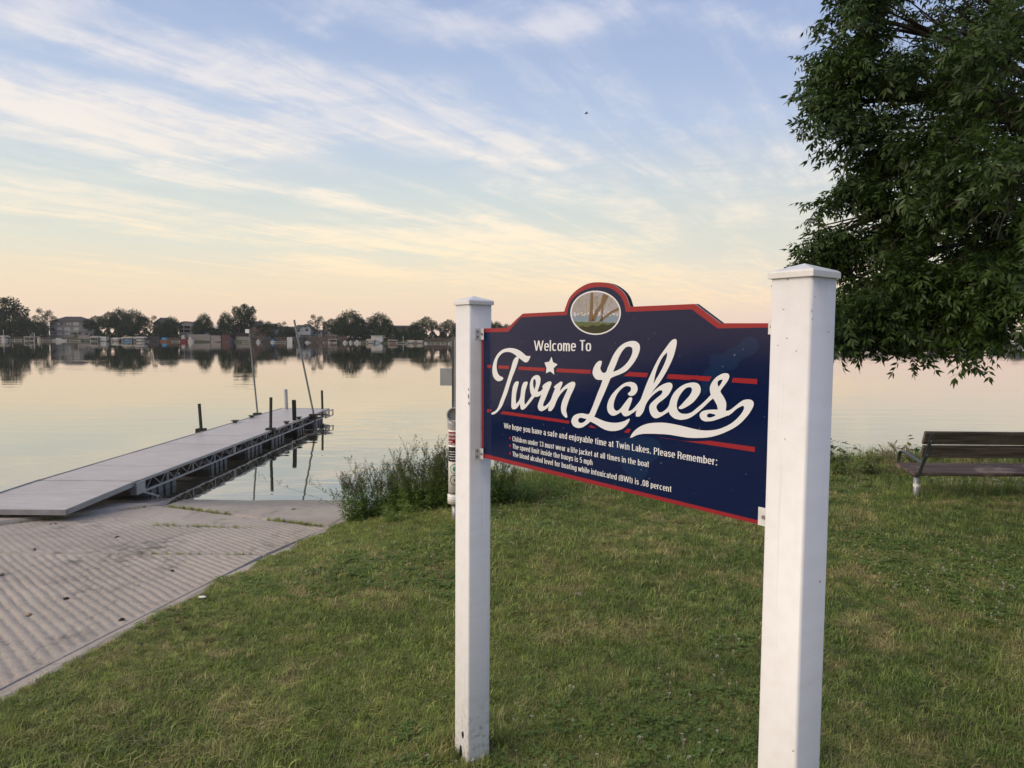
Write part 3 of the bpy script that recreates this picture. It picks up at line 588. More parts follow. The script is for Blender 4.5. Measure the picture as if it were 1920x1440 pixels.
akes = (R4([(690, 560, 1), (715, 590), (770, 608), (830, 600), (890, 560), (940, 480), (952, 400), (930, 320), (880, 265), (800, 235), (740, 230), (650, 245), (540, 300), (430, 390), (310, 510), (220, 630), (160, 760), (130, 880), (140, 1000), (180, 1080), (250, 1135), (330, 1138), (400, 1110), (510, 1040, 1), (530, 1090), (570, 1140), (620, 1160), (700, 1145), (790, 1090), (930, 995, 1), (905, 1080), (908, 1160, 1), (960, 1168), (1020, 1150)])
        + R5([(230, 1240), (265, 1140), (310, 1060), (370, 990), (430, 940), (490, 905), (525, 905, 1), (530, 935), (510, 970), (450, 1020), (380, 1080), (335, 1130), (322, 1190), (335, 1260), (370, 1320), (420, 1348), (480, 1335), (560, 1290), (630, 1245, 1), (660, 1300), (720, 1350), (800, 1372)])
        + R6([(480, 1272), (600, 1258), (720, 1215), (850, 1130), (960, 1040), (1080, 930), (1180, 830), (1280, 745, 1), (1330, 830), (1375, 920), (1395, 1020, 1), (1280, 1020), (1150, 1028), (1050, 1050), (980, 1090), (950, 1150), (958, 1210), (1000, 1270), (1070, 1305), (1150, 1308), (1270, 1295), (1400, 1255), (1550, 1200), (1680, 1150)])
        + R7([(1440, 295), (1500, 255), (1560, 200), (1620, 165), (1655, 155), (1668, 180), (1650, 230), (1590, 310), (1500, 390), (1400, 445), (1300, 480), (1180, 495), (1060, 490), (940, 465), (800, 430), (680, 405), (560, 388), (450, 388), (340, 400), (240, 435), (160, 490), (110, 550), (88, 597, 1), (120, 590), (180, 560), (260, 543), (360, 540), (480, 543), (620, 552), (760, 575), (900, 595), (1040, 598), (1170, 590), (1300, 560), (1450, 500), (1580, 425), (1700, 310), (1770, 210), (1800, 140), (1790, 90), (1750, 68), (1690, 68), (1640, 85), (1560, 145), (1490, 200), (1450, 220), (1412, 222, 1)])
        + R6([(1600, 960), (1600, 860), (1570, 770), (1520, 680), (1465, 595), (1465, 555), (1500, 500), (1570, 410), (1640, 310), (1675, 220), (1665, 160), (1620, 130), (1540, 130), (1440, 170), (1330, 250), (1240, 370), (1200, 480), (1205, 580), (1222, 660, 1), (1100, 790), (980, 900), (860, 1000), (760, 1080), (660, 1120), (570, 1125), (480, 1105), (420, 1050), (390, 970), (390, 880), (420, 760), (470, 660), (540, 560), (620, 490), (690, 470), (740, 480), (762, 530), (745, 600), (690, 690), (600, 790), (510, 890), (440, 960), (430, 990, 1), (480, 1008), (560, 985), (680, 920), (800, 830), (900, 710), (960, 610), (975, 520), (950, 430), (890, 375), (800, 355), (700, 365), (580, 400), (460, 470), (350, 570), (270, 690), (220, 820), (195, 920)])
        + R5([(600, 1195), (560, 1230), (510, 1255), (470, 1245), (440, 1195), (440, 1150), (480, 1100), (560, 1040), (630, 970), (680, 880), (690, 820), (660, 785), (610, 785), (540, 810), (460, 860), (380, 930), (325, 995, 1), (400, 890), (480, 790), (570, 650), (650, 500), (710, 360), (745, 230), (760, 140), (748, 95), (720, 90), (670, 120), (600, 210), (500, 350), (430, 470), (350, 640), (280, 800), (220, 960), (180, 1060), (120, 1140)])
        + R4([(860, 930), (780, 1000), (700, 1020, 1), (710, 970), (760, 840), (800, 720), (805, 670), (760, 645), (720, 660), (650, 740), (560, 860), (480, 960), (420, 1005), (370, 1010), (320, 960), (305, 880), (320, 760), (370, 620), (450, 490), (540, 400), (620, 350), (700, 345), (760, 370), (775, 430), (750, 490), (700, 530)]))
kh = R5([(608, 300, 1), (600, 380), (560, 490), (490, 630), (430, 730), (390, 805, 1), (400, 740), (430, 610), (480, 480), (540, 370)])
sh1 = R6([(1522, 280, 1), (1490, 350), (1440, 430), (1412, 462, 1), (1390, 400), (1395, 340), (1430, 300)])
sh2 = R6([(1180, 1115), (1240, 1120), (1330, 1140, 1), (1330, 1170), (1190, 1218), (1125, 1170)])
flat('script_letter', [onp(T)], 'white_print', .0018, sign, label='large white script capital T')
flat('script_letter', [onp(win, 5), onp(winh)], 'white_print', .0018, sign, label='white script letters w, i and n')
flat('star', [poly(star)], 'white_print', .0018, sign)
flat('script_letter', [onp(Lo), onp(Lh1), onp(Lh2)], 'white_print', .0018, sign, label='large white script capital L')
flat('script_letter', [onp(akes, 5), onp(kh), onp(sh1), onp(sh2, 3)], 'white_print', .0018, sign, label='white script letters a, k, e, s with a long swash underline')
# set text: a condensed bold sans drawn as strokes (x height .74, cap height 1)
def arc(cx, cy, rx, ry, a0, a1, n=7): return [(cx + rx * math.cos(math.radians(a0 + (a1 - a0) * k / n)), cy + ry * math.sin(math.radians(a0 + (a1 - a0) * k / n))) for k in range(n + 1)]
def ov(cx, cy, rx, ry, a0, a1, n=8): # squarish oval
    out = []
    for k in range(n + 1):
        t = math.radians(a0 + (a1 - a0) * k / n); c_, s_ = math.cos(t), math.sin(t); out.append((cx + rx * math.copysign(abs(c_) ** .72, c_), cy + ry * math.copysign(abs(s_) ** .72, s_)))
    return out
XH = .66
FONT = {
 'W': (.92, [[(.0, .97), (.21, -.04)], [(.21, -.04), (.44, .97)], [(.44, .97), (.67, -.04)], [(.67, -.04), (.88, .97)]]), 'T': (.42, [[(.21, 0), (.21, .93)], [(-.02, .93), (.44, .93)]]), 'L': (.38, [[(.04, .97), (.04, .0), (.40, .0)]]),
 'P': (.44, [[(.04, -.07), (.04, .93), (.22, .93)] + arc(.20, .69, .21, .24, 90, -90) + [(.04, .45)]]), 'R': (.46, [[(.04, -.07), (.04, .93), (.22, .93)] + arc(.21, .70, .20, .23, 90, -90) + [(.04, .47)], [(.25, .45), (.38, .38), (.40, -.07)]]),
 'B': (.46, [[(.04, 0), (.04, .93), (.22, .93)] + arc(.20, .71, .19, .22, 90, -90) + [(.04, .49)], [(.04, .49), (.2, .49)] + arc(.20, .245, .22, .245, 90, -90) + [(.04, 0)]]),
 'I': (.14, [[(.05, -.07), (.05, 1.0)]]), 'C': (.44, [ov(.22, .465, .20, .465, 38, 322, 12)]),
 'e': (.40, [[(.02, .34), (.37, .34)] + ov(.20, .33, .17, .33, 5, 318, 12)]), 'l': (.13, [[(.05, -.07), (.05, 1.0)]]), 'c': (.38, [ov(.19, .33, .17, .33, 45, 315, 10)]),
 'o': (.40, [ov(.20, .33, .17, .33, 90, 450, 14)]), 'm': (.62, [[(.05, -.07), (.05, .73)], [(.05, .50)] + arc(.18, .50, .12, .16, 180, 10, 5) + [(.31, -.07)], [(.31, .50)] + arc(.44, .50, .12, .16, 180, 10, 5) + [(.57, -.07)]]),
 'n': (.40, [[(.05, -.07), (.05, .73)], [(.05, .48)] + arc(.20, .48, .14, .18, 180, 10, 5) + [(.35, -.07)]]), 'h': (.40, [[(.05, -.07), (.05, 1.0)], [(.05, .48)] + arc(.20, .48, .14, .18, 180, 10, 5) + [(.35, -.07)]]),
 'r': (.27, [[(.05, -.07), (.05, .73)], [(.05, .46)] + arc(.22, .44, .16, .21, 175, 85, 4)]), 'u': (.40, [[(.05, .73)] + [(.05, .2)] + arc(.19, .18, .14, .18, 180, 350, 5) + [(.34, .4), (.34, .73)], [(.34, .3), (.34, -.07)]]),
 'p': (.40, [[(.05, -.28), (.05, .73)], ov(.20, .33, .16, .33, 150, -150, 10)]), 'b': (.40, [[(.05, -.07), (.05, 1.0)], ov(.20, .33, .16, .33, 150, -150, 10)]), 'd': (.40, [[(.35, -.07), (.35, 1.0)], ov(.20, .33, .16, .33, 30, 330, 10)]),
 'g': (.40, [ov(.20, .34, .16, .32, 30, 330, 10), [(.35, .73), (.35, -.08)] + arc(.20, -.10, .15, .14, 0, -150, 5)]), 'a': (.38, [arc(.19, .48, .15, .18, 165, 0, 5) + [(.34, -.07)], [(.33, .36), (.2, .36)] + arc(.18, .18, .14, .18, 100, 300, 6) + [(.33, .14)]]),
 's': (.36, [[(.33, .52)] + arc(.18, .50, .14, .16, 10, 215, 7) + [(.2, .33), (.31, .24)] + arc(.18, .16, .14, .16, 10, -165, 6)]), 'v': (.38, [[(.02, .73), (.19, -.05)], [(.19, -.05), (.35, .73)]]), 'w': (.66, [[(.0, .73), (.15, -.04)], [(.15, -.04), (.32, .70)], [(.32, .70), (.49, -.04)], [(.49, -.04), (.63, .73)]]),
 'y': (.38, [[(.02, .72), (.19, .05)], [(.35, .72), (.18, -.12), (.12, -.24), (.02, -.24)]]), 'x': (.38, [[(.02, .72), (.35, -.05)], [(.35, .72), (.02, -.05)]]), 'k': (.38, [[(.05, -.07), (.05, 1.0)], [(.34, .72), (.08, .32)], [(.16, .42), (.35, -.05)]]),
 'f': (.26, [[(.12, -.07), (.12, .78)] + arc(.24, .80, .12, .14, 180, 85, 4), [(-.01, .66), (.26, .66)]]), 't': (.26, [[(.11, .90), (.11, .14)] + arc(.21, .13, .10, .13, 180, 280, 4), [(-.01, .66), (.25, .66)]]), 'i': (.13, [[(.05, -.07), (.05, .73)], [(.05, .86), (.05, 1.0)]]), 'j': (.14, [[(.06, .73), (.06, -.16), (-.05, -.22)], [(.06, .86), (.06, 1.0)]]),
 '.': (.16, [[(.06, -.07), (.06, .09)]]), ':': (.16, [[(.06, -.07), (.06, .09)], [(.06, .55), (.06, .71)]]), '1': (.34, [[(.2, -.07), (.2, .95), (.16, .84), (.04, .76)]]), '3': (.42, [arc(.19, .71, .16, .22, 160, -80, 7) + [(.14, .49)], [(.14, .49)] + arc(.19, .24, .18, .25, 85, -165, 8)]),
 '5': (.42, [[(.37, .93), (.08, .93), (.06, .52)] + arc(.20, .28, .17, .29, 110, -155, 8)]), '0': (.42, [ov(.20, .465, .17, .465, 90, 450, 14)]), '8': (.42, [ov(.20, .71, .15, .22, 90, 450, 12), ov(.20, .24, .17, .245, 90, 450, 12)]),
 '(': (.24, [arc(.32, .38, .24, .62, 130, 230, 6)]), ')': (.24, [arc(-.10, .38, .24, .62, 50, -50, 6)])}
def set_text(name, txt, pa, pb, cap, parent, m='white_print', off=.0018, wt=.118):
    a, b = pl(*pa), pl(*pb); x = 0; strokes = []; wi = 0; words = []
    for ch in txt:
        if ch == ' ': x += .27; wi += 1; continue
        w_, st__ = FONT[ch]
        for s_ in st__: strokes.append([(x + q[0], q[1]) for q in s_]); words.append(wi)
        x += w_ + .135
    total = x - .11 - .02; sx_ = (b[0] - a[0]) / total; kk = cap / 1.0; mbs = [MB() for _ in range(wi + 1)]
    for si, s_ in enumerate(strokes):
        vs_, fs_ = [], []
        P_ = [np.array(q, float) for q in s_]; n = len(P_); closed = np.linalg.norm(P_[0] - P_[-1]) < 1e-6; L_, R_l = [], []
        hw = np.array([wt * .56, wt * .44])
        for i, p in enumerate(P_):
            d0 = (P_[i] - P_[i - 1]) if i > 0 else ((P_[-1] - P_[-2]) if closed else P_[1] - P_[0]); d1 = (P_[i + 1] - P_[i]) if i < n - 1 else ((P_[1] - P_[0]) if closed else d0)
            d0 = d0 / (np.linalg.norm(d0) + 1e-9); d1 = d1 / (np.linalg.norm(d1) + 1e-9); d = d0 + d1; d /= np.linalg.norm(d) + 1e-9; nr = np.array([-d[1], d[0]]); c_ = max(.45, float(np.array([-d0[1], d0[0]]) @ nr))
            L_.append(p + nr * hw / c_); R_l.append(p - nr * hw / c_)
        b0 = len(vs_)
        for q in L_ + R_l:
            t = q[0] / total; vs_.append((a[0] + q[0] * sx_, a[1] * (1 - t) + b[1] * t + (q[1] + .06) / 1.06 * kk, (si % 3) * .00012))
        fs_ += [(b0 + n + i, b0 + n + i + 1, b0 + i + 1, b0 + i) for i in range(n - 1)]
        mbs[words[si]].add(vs_, fs_)
    for mb in mbs:
        o = link(name, mb.mesh(name, recalc=False), m, parent); o.location = (0, 0, off)
def dv(pa, pb): return abs(pl(*pa)[1] - pl(*pb)[1])
set_text('welcome_word', 'Welcome To', (1002.8, 657.8), (1108.3, 658.8), dv((1003, 638.3), (1003, 658)), sign)
set_text('message_word', 'We hope you have a safe and enjoyable time at Twin Lakes. Please Remember:', (945.8, 802.8), (1345.7, 872.7), dv((946, 792.6), (946, 803)), sign)
hb = dv((962, 818), (962, 827.3))
set_text('message_word', 'Children under 13 must wear a life jacket at all times in the boat', (961.8, 826.9), (1217.5, 876.2), hb, sign)
set_text('message_word', 'The speed limit inside the buoys is 5 mph', (961.8, 840.9), (1111.4, 872.2), hb, sign)
set_text('message_word', 'The blood alcohol level for boating while intoxicated (BWI) is .08 percent', (961.8, 855.4), (1259.5, 922.9), hb, sign)
for by in (821.4, 835.7, 850.0):
    c = pl(957.4, by); flat('bullet', [[(c[0] - .002 + .0058 * math.cos(t), c[1] + .0062 * math.sin(t)) for t in np.linspace(0, 6.283, 20, endpoint=False)]], 'red', .0018, sign)
# oval picture: white rim, lake scene with willow trunks
def ell(rx, ry, cx=1390, cy=425, n=48, a0=0, a1=2 * math.pi):
    return R8([(cx + rx * math.cos(t), cy + ry * math.sin(t)) for t in np.linspace(a0, a1, n, endpoint=(a1 - a0 < 6.2))])
flat('oval_rim', [poly(ell(303, 265))], 'white_print', .0012, sign)
mats = dict(ov_sky=(.30, .29, .33), ov_foam=(.62, .62, .66), ov_water=(.17, .24, .31), ov_grass=(.085, .11, .045), ov_shade=(.022, .03, .014), ov_trunk=(.15, .10, .058), ov_leaf=(.33, .31, .12))
for k_, c_ in mats.items(): M[k_] = mat(k_, f_print((*c_, 1)))
pic = flat('oval_picture', [poly(ell(288, 250))], 'ov_sky', .0015, sign, label='oval colour picture of willow trunks beside a lake')
def inell(pts):
    out = []
    for x, y in pts:
        dx_, dy_ = (x - 1390) / 286, (y - 425) / 248; r_ = math.hypot(dx_, dy_)
        out.append((1390 + 286 * dx_ / max(r_, 1), 425 + 248 * dy_ / max(r_, 1)))
    return out
def picp(nm, pts, m, off):
    o = flat(nm, [poly(R8(inell(pts)))], m, off, pic); return o
def sub(n, xs_): return list(np.linspace(xs_[0], xs_[1], n))
picp('water_band', [(x, 455 + 6 * math.sin(x * .05)) for x in sub(20, (1095, 1685))] + [(x, 545) for x in sub(20, (1690, 1090))], 'ov_water', .0002)
picp('lawn_band', [(x, 530 + (x - 1090) * .03 + 4 * math.sin(x * .07)) for x in sub(24, (1095, 1688))] + [(x, 690) for x in sub(30, (1700, 1080))], 'ov_grass', .0003)
picp('shade_band', [(x, 600 - (x - 1150) * .09 + 10 * math.sin(x * .05)) for x in sub(20, (1130, 1670))] + [(x, 700) for x in sub(30, (1690, 1100))], 'ov_shade', .0004)
for k in range(70):
    x = random.uniform(1110, 1670); y = random.gauss(435, 17); w_, h_ = random.uniform(5, 16), random.uniform(3, 9)
    if math.hypot((x - 1390) / 270, (y - 425) / 235) < 1: picp('foam_fleck', [(x - w_, y), (x, y - h_), (x + w_, y + random.uniform(-3, 3)), (x + 2, y + h_)], 'ov_foam', .0003)
for k in range(150):
    x = random.uniform(1130, 1420) if k < 120 else random.uniform(1400, 1600); y = random.uniform(200, 430 if x < 1350 else 330); L_ = random.uniform(20, 70)
    if math.hypot((x - 1390) / 275, (y + L_ / 2 - 425) / 240) < 1: picp('willow_streak', [(x, y), (x + 4, y), (x + 2 + random.uniform(-6, 3), y + L_), (x - 1, y + L_)], 'ov_leaf', .00045)
picp('trunk', [(1330, 180), (1362, 180), (1360, 400), (1368, 530), (1305, 530), (1322, 400)], 'ov_trunk', .0005)
picp('trunk', [(1480, 195), (1560, 205), (1500, 320), (1430, 410), (1385, 530), (1335, 530), (1385, 400), (1450, 320)], 'ov_trunk', .0005)
picp('trunk', [(1462, 300), (1490, 300), (1478, 450), (1482, 535), (1440, 535), (1460, 450)], 'ov_trunk', .0006)
picp('trunk', [(1668, 360), (1672, 395), (1590, 430), (1500, 500), (1440, 535), (1415, 535), (1490, 475), (1570, 410)], 'ov_trunk', .0006)
# brackets
def bracket(u0, sgn, v0, h=.052, wd=.030):
    """angle bracket: a plate on the post face, a plate over the panel"""
    mb = MB(); t = .003; s = sgn
    a, b = sorted((u0, u0 + s * t)); mb.box(a, b, v0, v0 + h, -.001, .034)
    a, b = sorted((u0 + s * t, u0 + s * wd)); mb.box(a, b, v0, v0 + h, .003, .006)
    o = mb.build('bracket', 'steel', sign)
    bt = MB(); c = (u0 + s * wd * .66, v0 + h * .5)
    bt.tube([(c[0], c[1], .006), (c[0], c[1], .0105)], .006, 8); bt.build('bolt', 'bolt', o)
    for q in (.25, .75):
        bt = MB(); bt.tube([(u0 + s * t, v0 + h * q, .021), (u0 + s * (t + .004), v0 + h * q, .021)], .0055, 8); bt.build('bolt', 'bolt', o)
ul = W / 2 + .0008; urr = SPAN - W / 2 - .0008
bracket(ul, 1, pl(905, 637)[1]); bracket(ul, 1, pl(905, 861)[1])
bracket(urr, -1, pl(1437, 627)[1], .045, .042); bracket(urr, -1, pl(1430, 985)[1], .055, .058)

# ------------------------------------------------------------------ dock
DZ = .36
HR = at_z(257, 902, DZ); DX1 = float(HR[0]) - .0; DX0 = DX1 - 1.52; Y0 = float(HR[1]); SEC = (float(at_z(610, 766, DZ)[1]) - Y0) / 3
dock = empty('floating_dock', (DX1 - .76, Y0, 0), label='long grey floating dock with truss sides running out into the lake', cat='dock')
OX, OY = DX1 - .76, Y0
def D_(mb, name, m, parent=dock, **kw):
    mb.v = [(a - OX, b - OY, c) for a, b, c in mb.v]; return mb.build(name, m, parent, **kw)
for s_ in range(3):
    ya, yb = Y0 + s_ * SEC + .012, Y0 + (s_ + 1) * SEC - .012
    nb = 3
    for k in range(nb):
        a, b = ya + (yb - ya) * k / nb, ya + (yb - ya) * (k + 1) / nb
        mb = MB(); mb.box(DX0 + .03, DX1 - .03, a + .004, b - .004, DZ - .03, DZ + .002 * (k % 2)); D_(mb, 'deck_panel', 'deck')
    for side, x in ((1, DX1), (-1, DX0)):
        tr = MB(); h0, h1 = DZ - .215, DZ + .006
        tr.box(x - .028, x + .002, ya, yb, h1 - .045, h1); tr.box(x - .028, x + .002, ya, yb, h0, h0 + .032)
        nb2 = 4
        for k in range(nb2 + 1):
            y = ya + .02 + (yb - ya - .04) * k / nb2; w_ = .02 if k in (0, nb2) else .012; tr.box(x - .024, x + .001, y - w_, y + w_, h0 + .03, h1 - .04)
        for k in range(nb2):
            y = ya + (yb - ya) * k / nb2; L_ = (yb - ya) / nb2
            for q in range(2):
                a = y + L_ * (.04 + .5 * q) ; b = y + L_ * (.27 + .5 * q); c = y + L_ * (.48 + .48 * q)
                tr.bar((x - .012, a, h1 - .04), (x - .012, b, h0 + .03), .010, .010); tr.bar((x - .012, b, h0 + .03), (x - .012, c, h1 - .04), .010, .010)
        D_(tr, 'side_truss', 'alu')
for (pa, pb) in ((286, 338), (400, 432), (468, 498), (514, 539), (559, 571), (593, 611)):
    ya, yb = [DX1 / ((p - 960) / F) for p in (pa, pb)]; yb = max(yb, ya + .85)
    fl = MB(); fl.box(DX0 + .16, DX1 - .13, ya, yb, -.2, DZ - .22)
    for k in range(4):
        y = ya + (yb - ya) * (k + .5) / 4; fl.box(DX1 - .131, DX1 - .10, y - (yb - ya) * .075, y + (yb - ya) * .075, -.2, DZ - .225)
        fl.box(DX0 + .13, DX0 + .161, y - .06, y + .06, -.2, DZ - .225)
    D_(fl, 'float', 'float')
# cross beams and end frame
Ye = Y0 + 3 * SEC
cbm = MB()
for k in range(10):
    y = Y0 + .2 + k * (Ye - Y0 - .4) / 9; cbm.box(DX0 + .03, DX1 - .03, y - .02, y + .02, DZ - .20, DZ - .14)
D_(cbm, 'cross_beam', 'alu')
ef = MB(); ef.box(DX0, DX1, Ye, Ye + .03, DZ - .04, DZ + .004); ef.box(DX0, DX1, Ye, Ye + .03, DZ - .215, DZ - .18)
ef.box(DX1 - .02, DX1 + .10, Ye - .9, Ye - .86, DZ - .04, DZ - .01); ef.bar((DX1 + .10, Ye - .9, DZ - .03), (DX1 + .10, Ye + .03, DZ - .03), .03); ef.bar((DX1 + .10, Ye - .9, DZ - .2), (DX1 + .10, Ye + .03, DZ - .2), .03)
for y in (Ye - .88, Ye - .45, Ye + .02): ef.bar((DX1 + .10, y, DZ - .2), (DX1 + .10, y, DZ - .03), .03)
D_(ef, 'end_frame', 'alu')
# gangway: from the hinge down onto the ramp
GY0, GZ0 = 9.35 * .955, .305
gz0 = .325
gw = MB()
def gbox(x0, x1, ya, yb, za, zb, top): return None
for k in range(2):
    a, b = Y0 - .02 - 1.73 * k / 2, Y0 - .02 - 1.73 * (k + 1) / 2
    zf = lambda y: DZ + (y - Y0) * (DZ - gz0) / 1.75
    m_ = MB(); x0, x1 = DX0 + .01, DX1 - .01
    m_.add([(x0, b + .003, zf(b) - .02), (x1, b + .003, zf(b) - .02), (x1, a - .003, zf(a) - .02), (x0, a - .003, zf(a) - .02), (x0, b + .003, zf(b)), (x1, b + .003, zf(b)), (x1, a - .003, zf(a)), (x0, a - .003, zf(a))],
           [(0, 3, 2, 1), (4, 5, 6, 7), (0, 1, 5, 4), (1, 2, 6, 5), (2, 3, 7, 6), (3, 0, 4, 7)]); D_(m_, 'gangway_panel', 'deck')
gf = MB()
for x in (DX0, DX1): gf.bar((x, Y0 - 1.76, gz0 - .022), (x, Y0 + .02, DZ - .022), .02, .075)
gf.bar((DX0 - .01, Y0 - 1.765, gz0 - .022), (DX1 + .01, Y0 - 1.765, gz0 - .022), .02, .07)
D_(gf, 'gangway_frame', 'alu')
hb_ = MB(); hb_.box(DX1 - .05, DX1 + .045, Y0 - .10, Y0 + .16, DZ - .20, DZ - .012); D_(hb_, 'hinge_plate', 'alu')
hb_ = MB(); hb_.bar((DX1 + .01, Y0 + .15, DZ - .2), (DX1 + .02, Y0 + .75, -.06), .03); D_(hb_, 'hinge_strut', 'alu')
# dock poles (each held by a bracket of the dock)
def pole(name, pb, pt, Y, r, m, bracket_=True, zb=-1.0, square=False):
    b = at_y(*pb, Y); t = at_y(*pt, Y); d = (t - b); 
    lo = b + d * ((zb - b[2]) / d[2]); mb = MB()
    mb.tube([lo, t], r, 4 if square else 10); o = D_(mb, name, m)
    if bracket_:
        bk = MB(); c = b; bk.box(c[0] - .10, c[0] + .10, Y - .09, Y + .09, DZ - .10, DZ + .045); bb = bk; bb.v = [(a - OX, q - OY, z) for a, q, z in bb.v]; bb.build('pole_bracket', 'black', o)
    return o
YL = lambda px: DX0 / ((px - 960) / F); YR = lambda px: DX1 / ((px - 960) / F)
pole('pole', (377, 803), (373.5, 757), YL(377) + .25, .038, 'green_pole')
pw = pole('pole', (482.5, 772), (467, 617), YL(482.5) + .2, .025, 'pale_pole')
pe = pole('pole', (587, 771), (551.5, 600), YR(587) - .3, .027, 'pale_pole')
pole('pole', (507.5, 803), (508, 745), YR(507.5) + .1, .036, 'green_pole')
pole('pole', (537, 765), (535.5, 730), Ye - .3, .055, 'grey', False, .2)
pole('pole', (604.5, 765), (603.5, 732), Ye - .2, .035, 'green_pole', False, .1)
Yp = YR(553) + .25; pole('pole', (553, 812), (551, 750), Yp, .075, 'black', False, -1.2, True)
c = at_y(465, 621, YL(482.5) + .2); cpb = MB(); cpb.box(c[0] - .07, c[0] + .045, c[1] - .03, c[1] + .03, c[2] - .055, c[2] + .055)
cpb.v = [(a - OX, q - OY, z) for a, q, z in cpb.v]; cpb.build('cap', 'pvc', pw, label='white cap on the tall leaning pole')
for px, yy_ in ((434, 0), (466, 0)):
    Y = YL(px); k_ = MB(); k_.box(DX0 + .02, DX0 + .10, Y - .05, Y + .05, DZ + .01, DZ + .06); k_.box(DX0 - .01, DX0 + .13, Y - .10, Y + .10, DZ + .05, DZ + .07); D_(k_, 'cleat', 'green_pole')
for px in (540, 563):
    Y = YR(px); k_ = MB(); k_.box(DX1 - .10, DX1 - .02, Y - .05, Y + .05, DZ + .01, DZ + .06); k_.box(DX1 - .12, DX1, Y - .10, Y + .10, DZ + .05, DZ + .07); D_(k_, 'cleat', 'green_pole')

# ------------------------------------------------------------------ fishing line bin on its post
SY = 8.05; sb = at_y(852.5, 980, SY); gz = float(lawn_z(sb[0], SY)); sx = float(sb[0])
st = empty('line_recycling_tube', (sx, SY, gz), label='white plastic recycling tube with warning stickers on a metal post behind the left sign post', cat='recycling tube')
def SZ(py): return float(at_y(850, py, SY)[2]) - gz
mb = MB(); xp = .0
pz = SZ(632)
def channel(mb, x, y, z0, z1, w=.045):
    mb.box(x - w / 2, x - w / 2 + .004, y - .02, y + .02, z0, z1); mb.box(x + w / 2 - .004, x + w / 2, y - .02, y + .02, z0, z1); mb.box(x - w / 2, x + w / 2, y + .016, y + .02, z0, z1)
cxp = float(at_y(849.8, 700, SY)[0]) - sx + .0
channel(mb, cxp, .10, -.2, pz); mb.build('metal_post', 'galv', st)
hl = MB(); z = 1.0
while z < pz - .03: hl.box(cxp + .004, cxp + .013, .0755, .079, z, z + .012); z += .028
o = hl.build('post_hole', 'pvc', st); o['kind'] = 'stuff'
mb = MB(); z0, z1 = SZ(724.5), SZ(691.5); xa, xb = float(at_y(823, 700, SY)[0]) - sx, float(at_y(875, 700, SY)[0]) - sx
me = mb.box(xa, xb, .125, .129, z0, z1).mesh('plate'); link('sign_plate', me, 'grey', st, label='blank grey back of a small metal sign')
zt, zb_ = SZ(800), SZ(930); R_ = float(at_y(852.5, 850, SY)[0] - at_y(840.5, 850, SY)[0])
mb = MB(); mb.tube([(0, 0, zb_ - .02), (0, 0, zt + .04)], R_, 24); mb.build('tube_body', 'pvc', st, True)
mb = MB(); mb.tube([(0, 0, SZ(943)), (0, 0, SZ(926))], [R_ * 1.12, R_ * 1.12], 24); mb.build('end_cap', 'pvc', st, True)
mb = MB(); mb.tube([(.012, .0, -.1), (.012, .0, SZ(943))], .048, 12); mb.build('lower_post', 'galv', st, True)
mb = MB(); mb.tube([(0, 0, SZ(923.5)), (0, 0, SZ(921.5))], R_ * 1.06, 24); mb.build('clamp_band', 'iron', st, True)
# elbow: bends to face the camera and ends in an open mouth
zc = SZ(776.5); Re = R_ * 1.17; pts = [(0, 0, zt - .0), (0, 0, zt + .05)]
mb = MB(); mb.tube([(0, .0, zt - .02), (0, 0, zt + .045), (0, -.02, zc - .02), (0, -.05, zc), (0, -.10, zc)], [Re * .98, Re * .98, Re, Re, Re], 28, cap=False)
mb.tube([(0, -.1005, zc), (0, -.03, zc)], [Re * .86, Re * .8], 28, cap=False)
n = 28; vs_ = []
for r in (Re, Re * .86):
    for k in range(n): vs_.append((r * math.cos(2 * math.pi * k / n), -.1008, zc + r * math.sin(2 * math.pi * k / n)))
mb.add(vs_, [(k, (k + 1) % n, n + (k + 1) % n, n + k) for k in range(n)])
mb.add([(Re * .95 * math.cos(2 * math.pi * k / n), -.028, zc + Re * .95 * math.sin(2 * math.pi * k / n)) for k in range(n)], [tuple(range(n))])
mb.build('elbow', 'grey', st, True)
def sticker(name, m, pya, pyb, a0=-1.25, a1=1.25, k=1.012):
    mb = MB(); z0, z1 = SZ(pyb), SZ(pya); n = 16; vs_ = []
    for i in range(n + 1):
        t = a0 + (a1 - a0) * i / n; vs_ += [(R_ * k * math.sin(t), -R_ * k * math.cos(t), z0), (R_ * k * math.sin(t), -R_ * k * math.cos(t), z1)]
    mb.add(vs_, [(2 * i, 2 * i + 2, 2 * i + 3, 2 * i + 1) for i in range(n)]); return mb.build(name, m, st)
sticker('red_sticker', 'red', 808.5, 833); sticker('black_sticker', 'black', 836.5, 864)
def bent_text(txt, par, py, hpx, m, wid, k=1.03):
    cu = bpy.data.curves.new('t', 'FONT'); cu.body = txt; cu.size = 1; cu.offset = .02; cu.resolution_u = 2
    ob = bpy.data.objects.new('tmp', cu); COL.objects.link(ob); dg = bpy.context.evaluated_depsgraph_get(); dg.update()
    me = bpy.data.meshes.new_from_object(ob.evaluated_get(dg)); bpy.data.objects.remove(ob)
    V = np.array([v.co[:] for v in me.vertices]); x0, x1 = V[:, 0].min(), V[:, 0].max()
    t = -1.15 + (V[:, 0] - x0) / (x1 - x0) * wid; z = SZ(py) + V[:, 1] / .73 * (SZ(py - hpx) - SZ(py))
    V = np.stack([R_ * k * np.sin(t), -R_ * k * np.cos(t), z], 1); me.vertices.foreach_set('co', V.astype(np.float32).ravel()); me.update(); link('sticker_text', me, m, par)
rs = [c for c in st.children if c.name.startswith('red_st')][0]; bs = [c for c in st.children if c.name.startswith('black_st')][0]
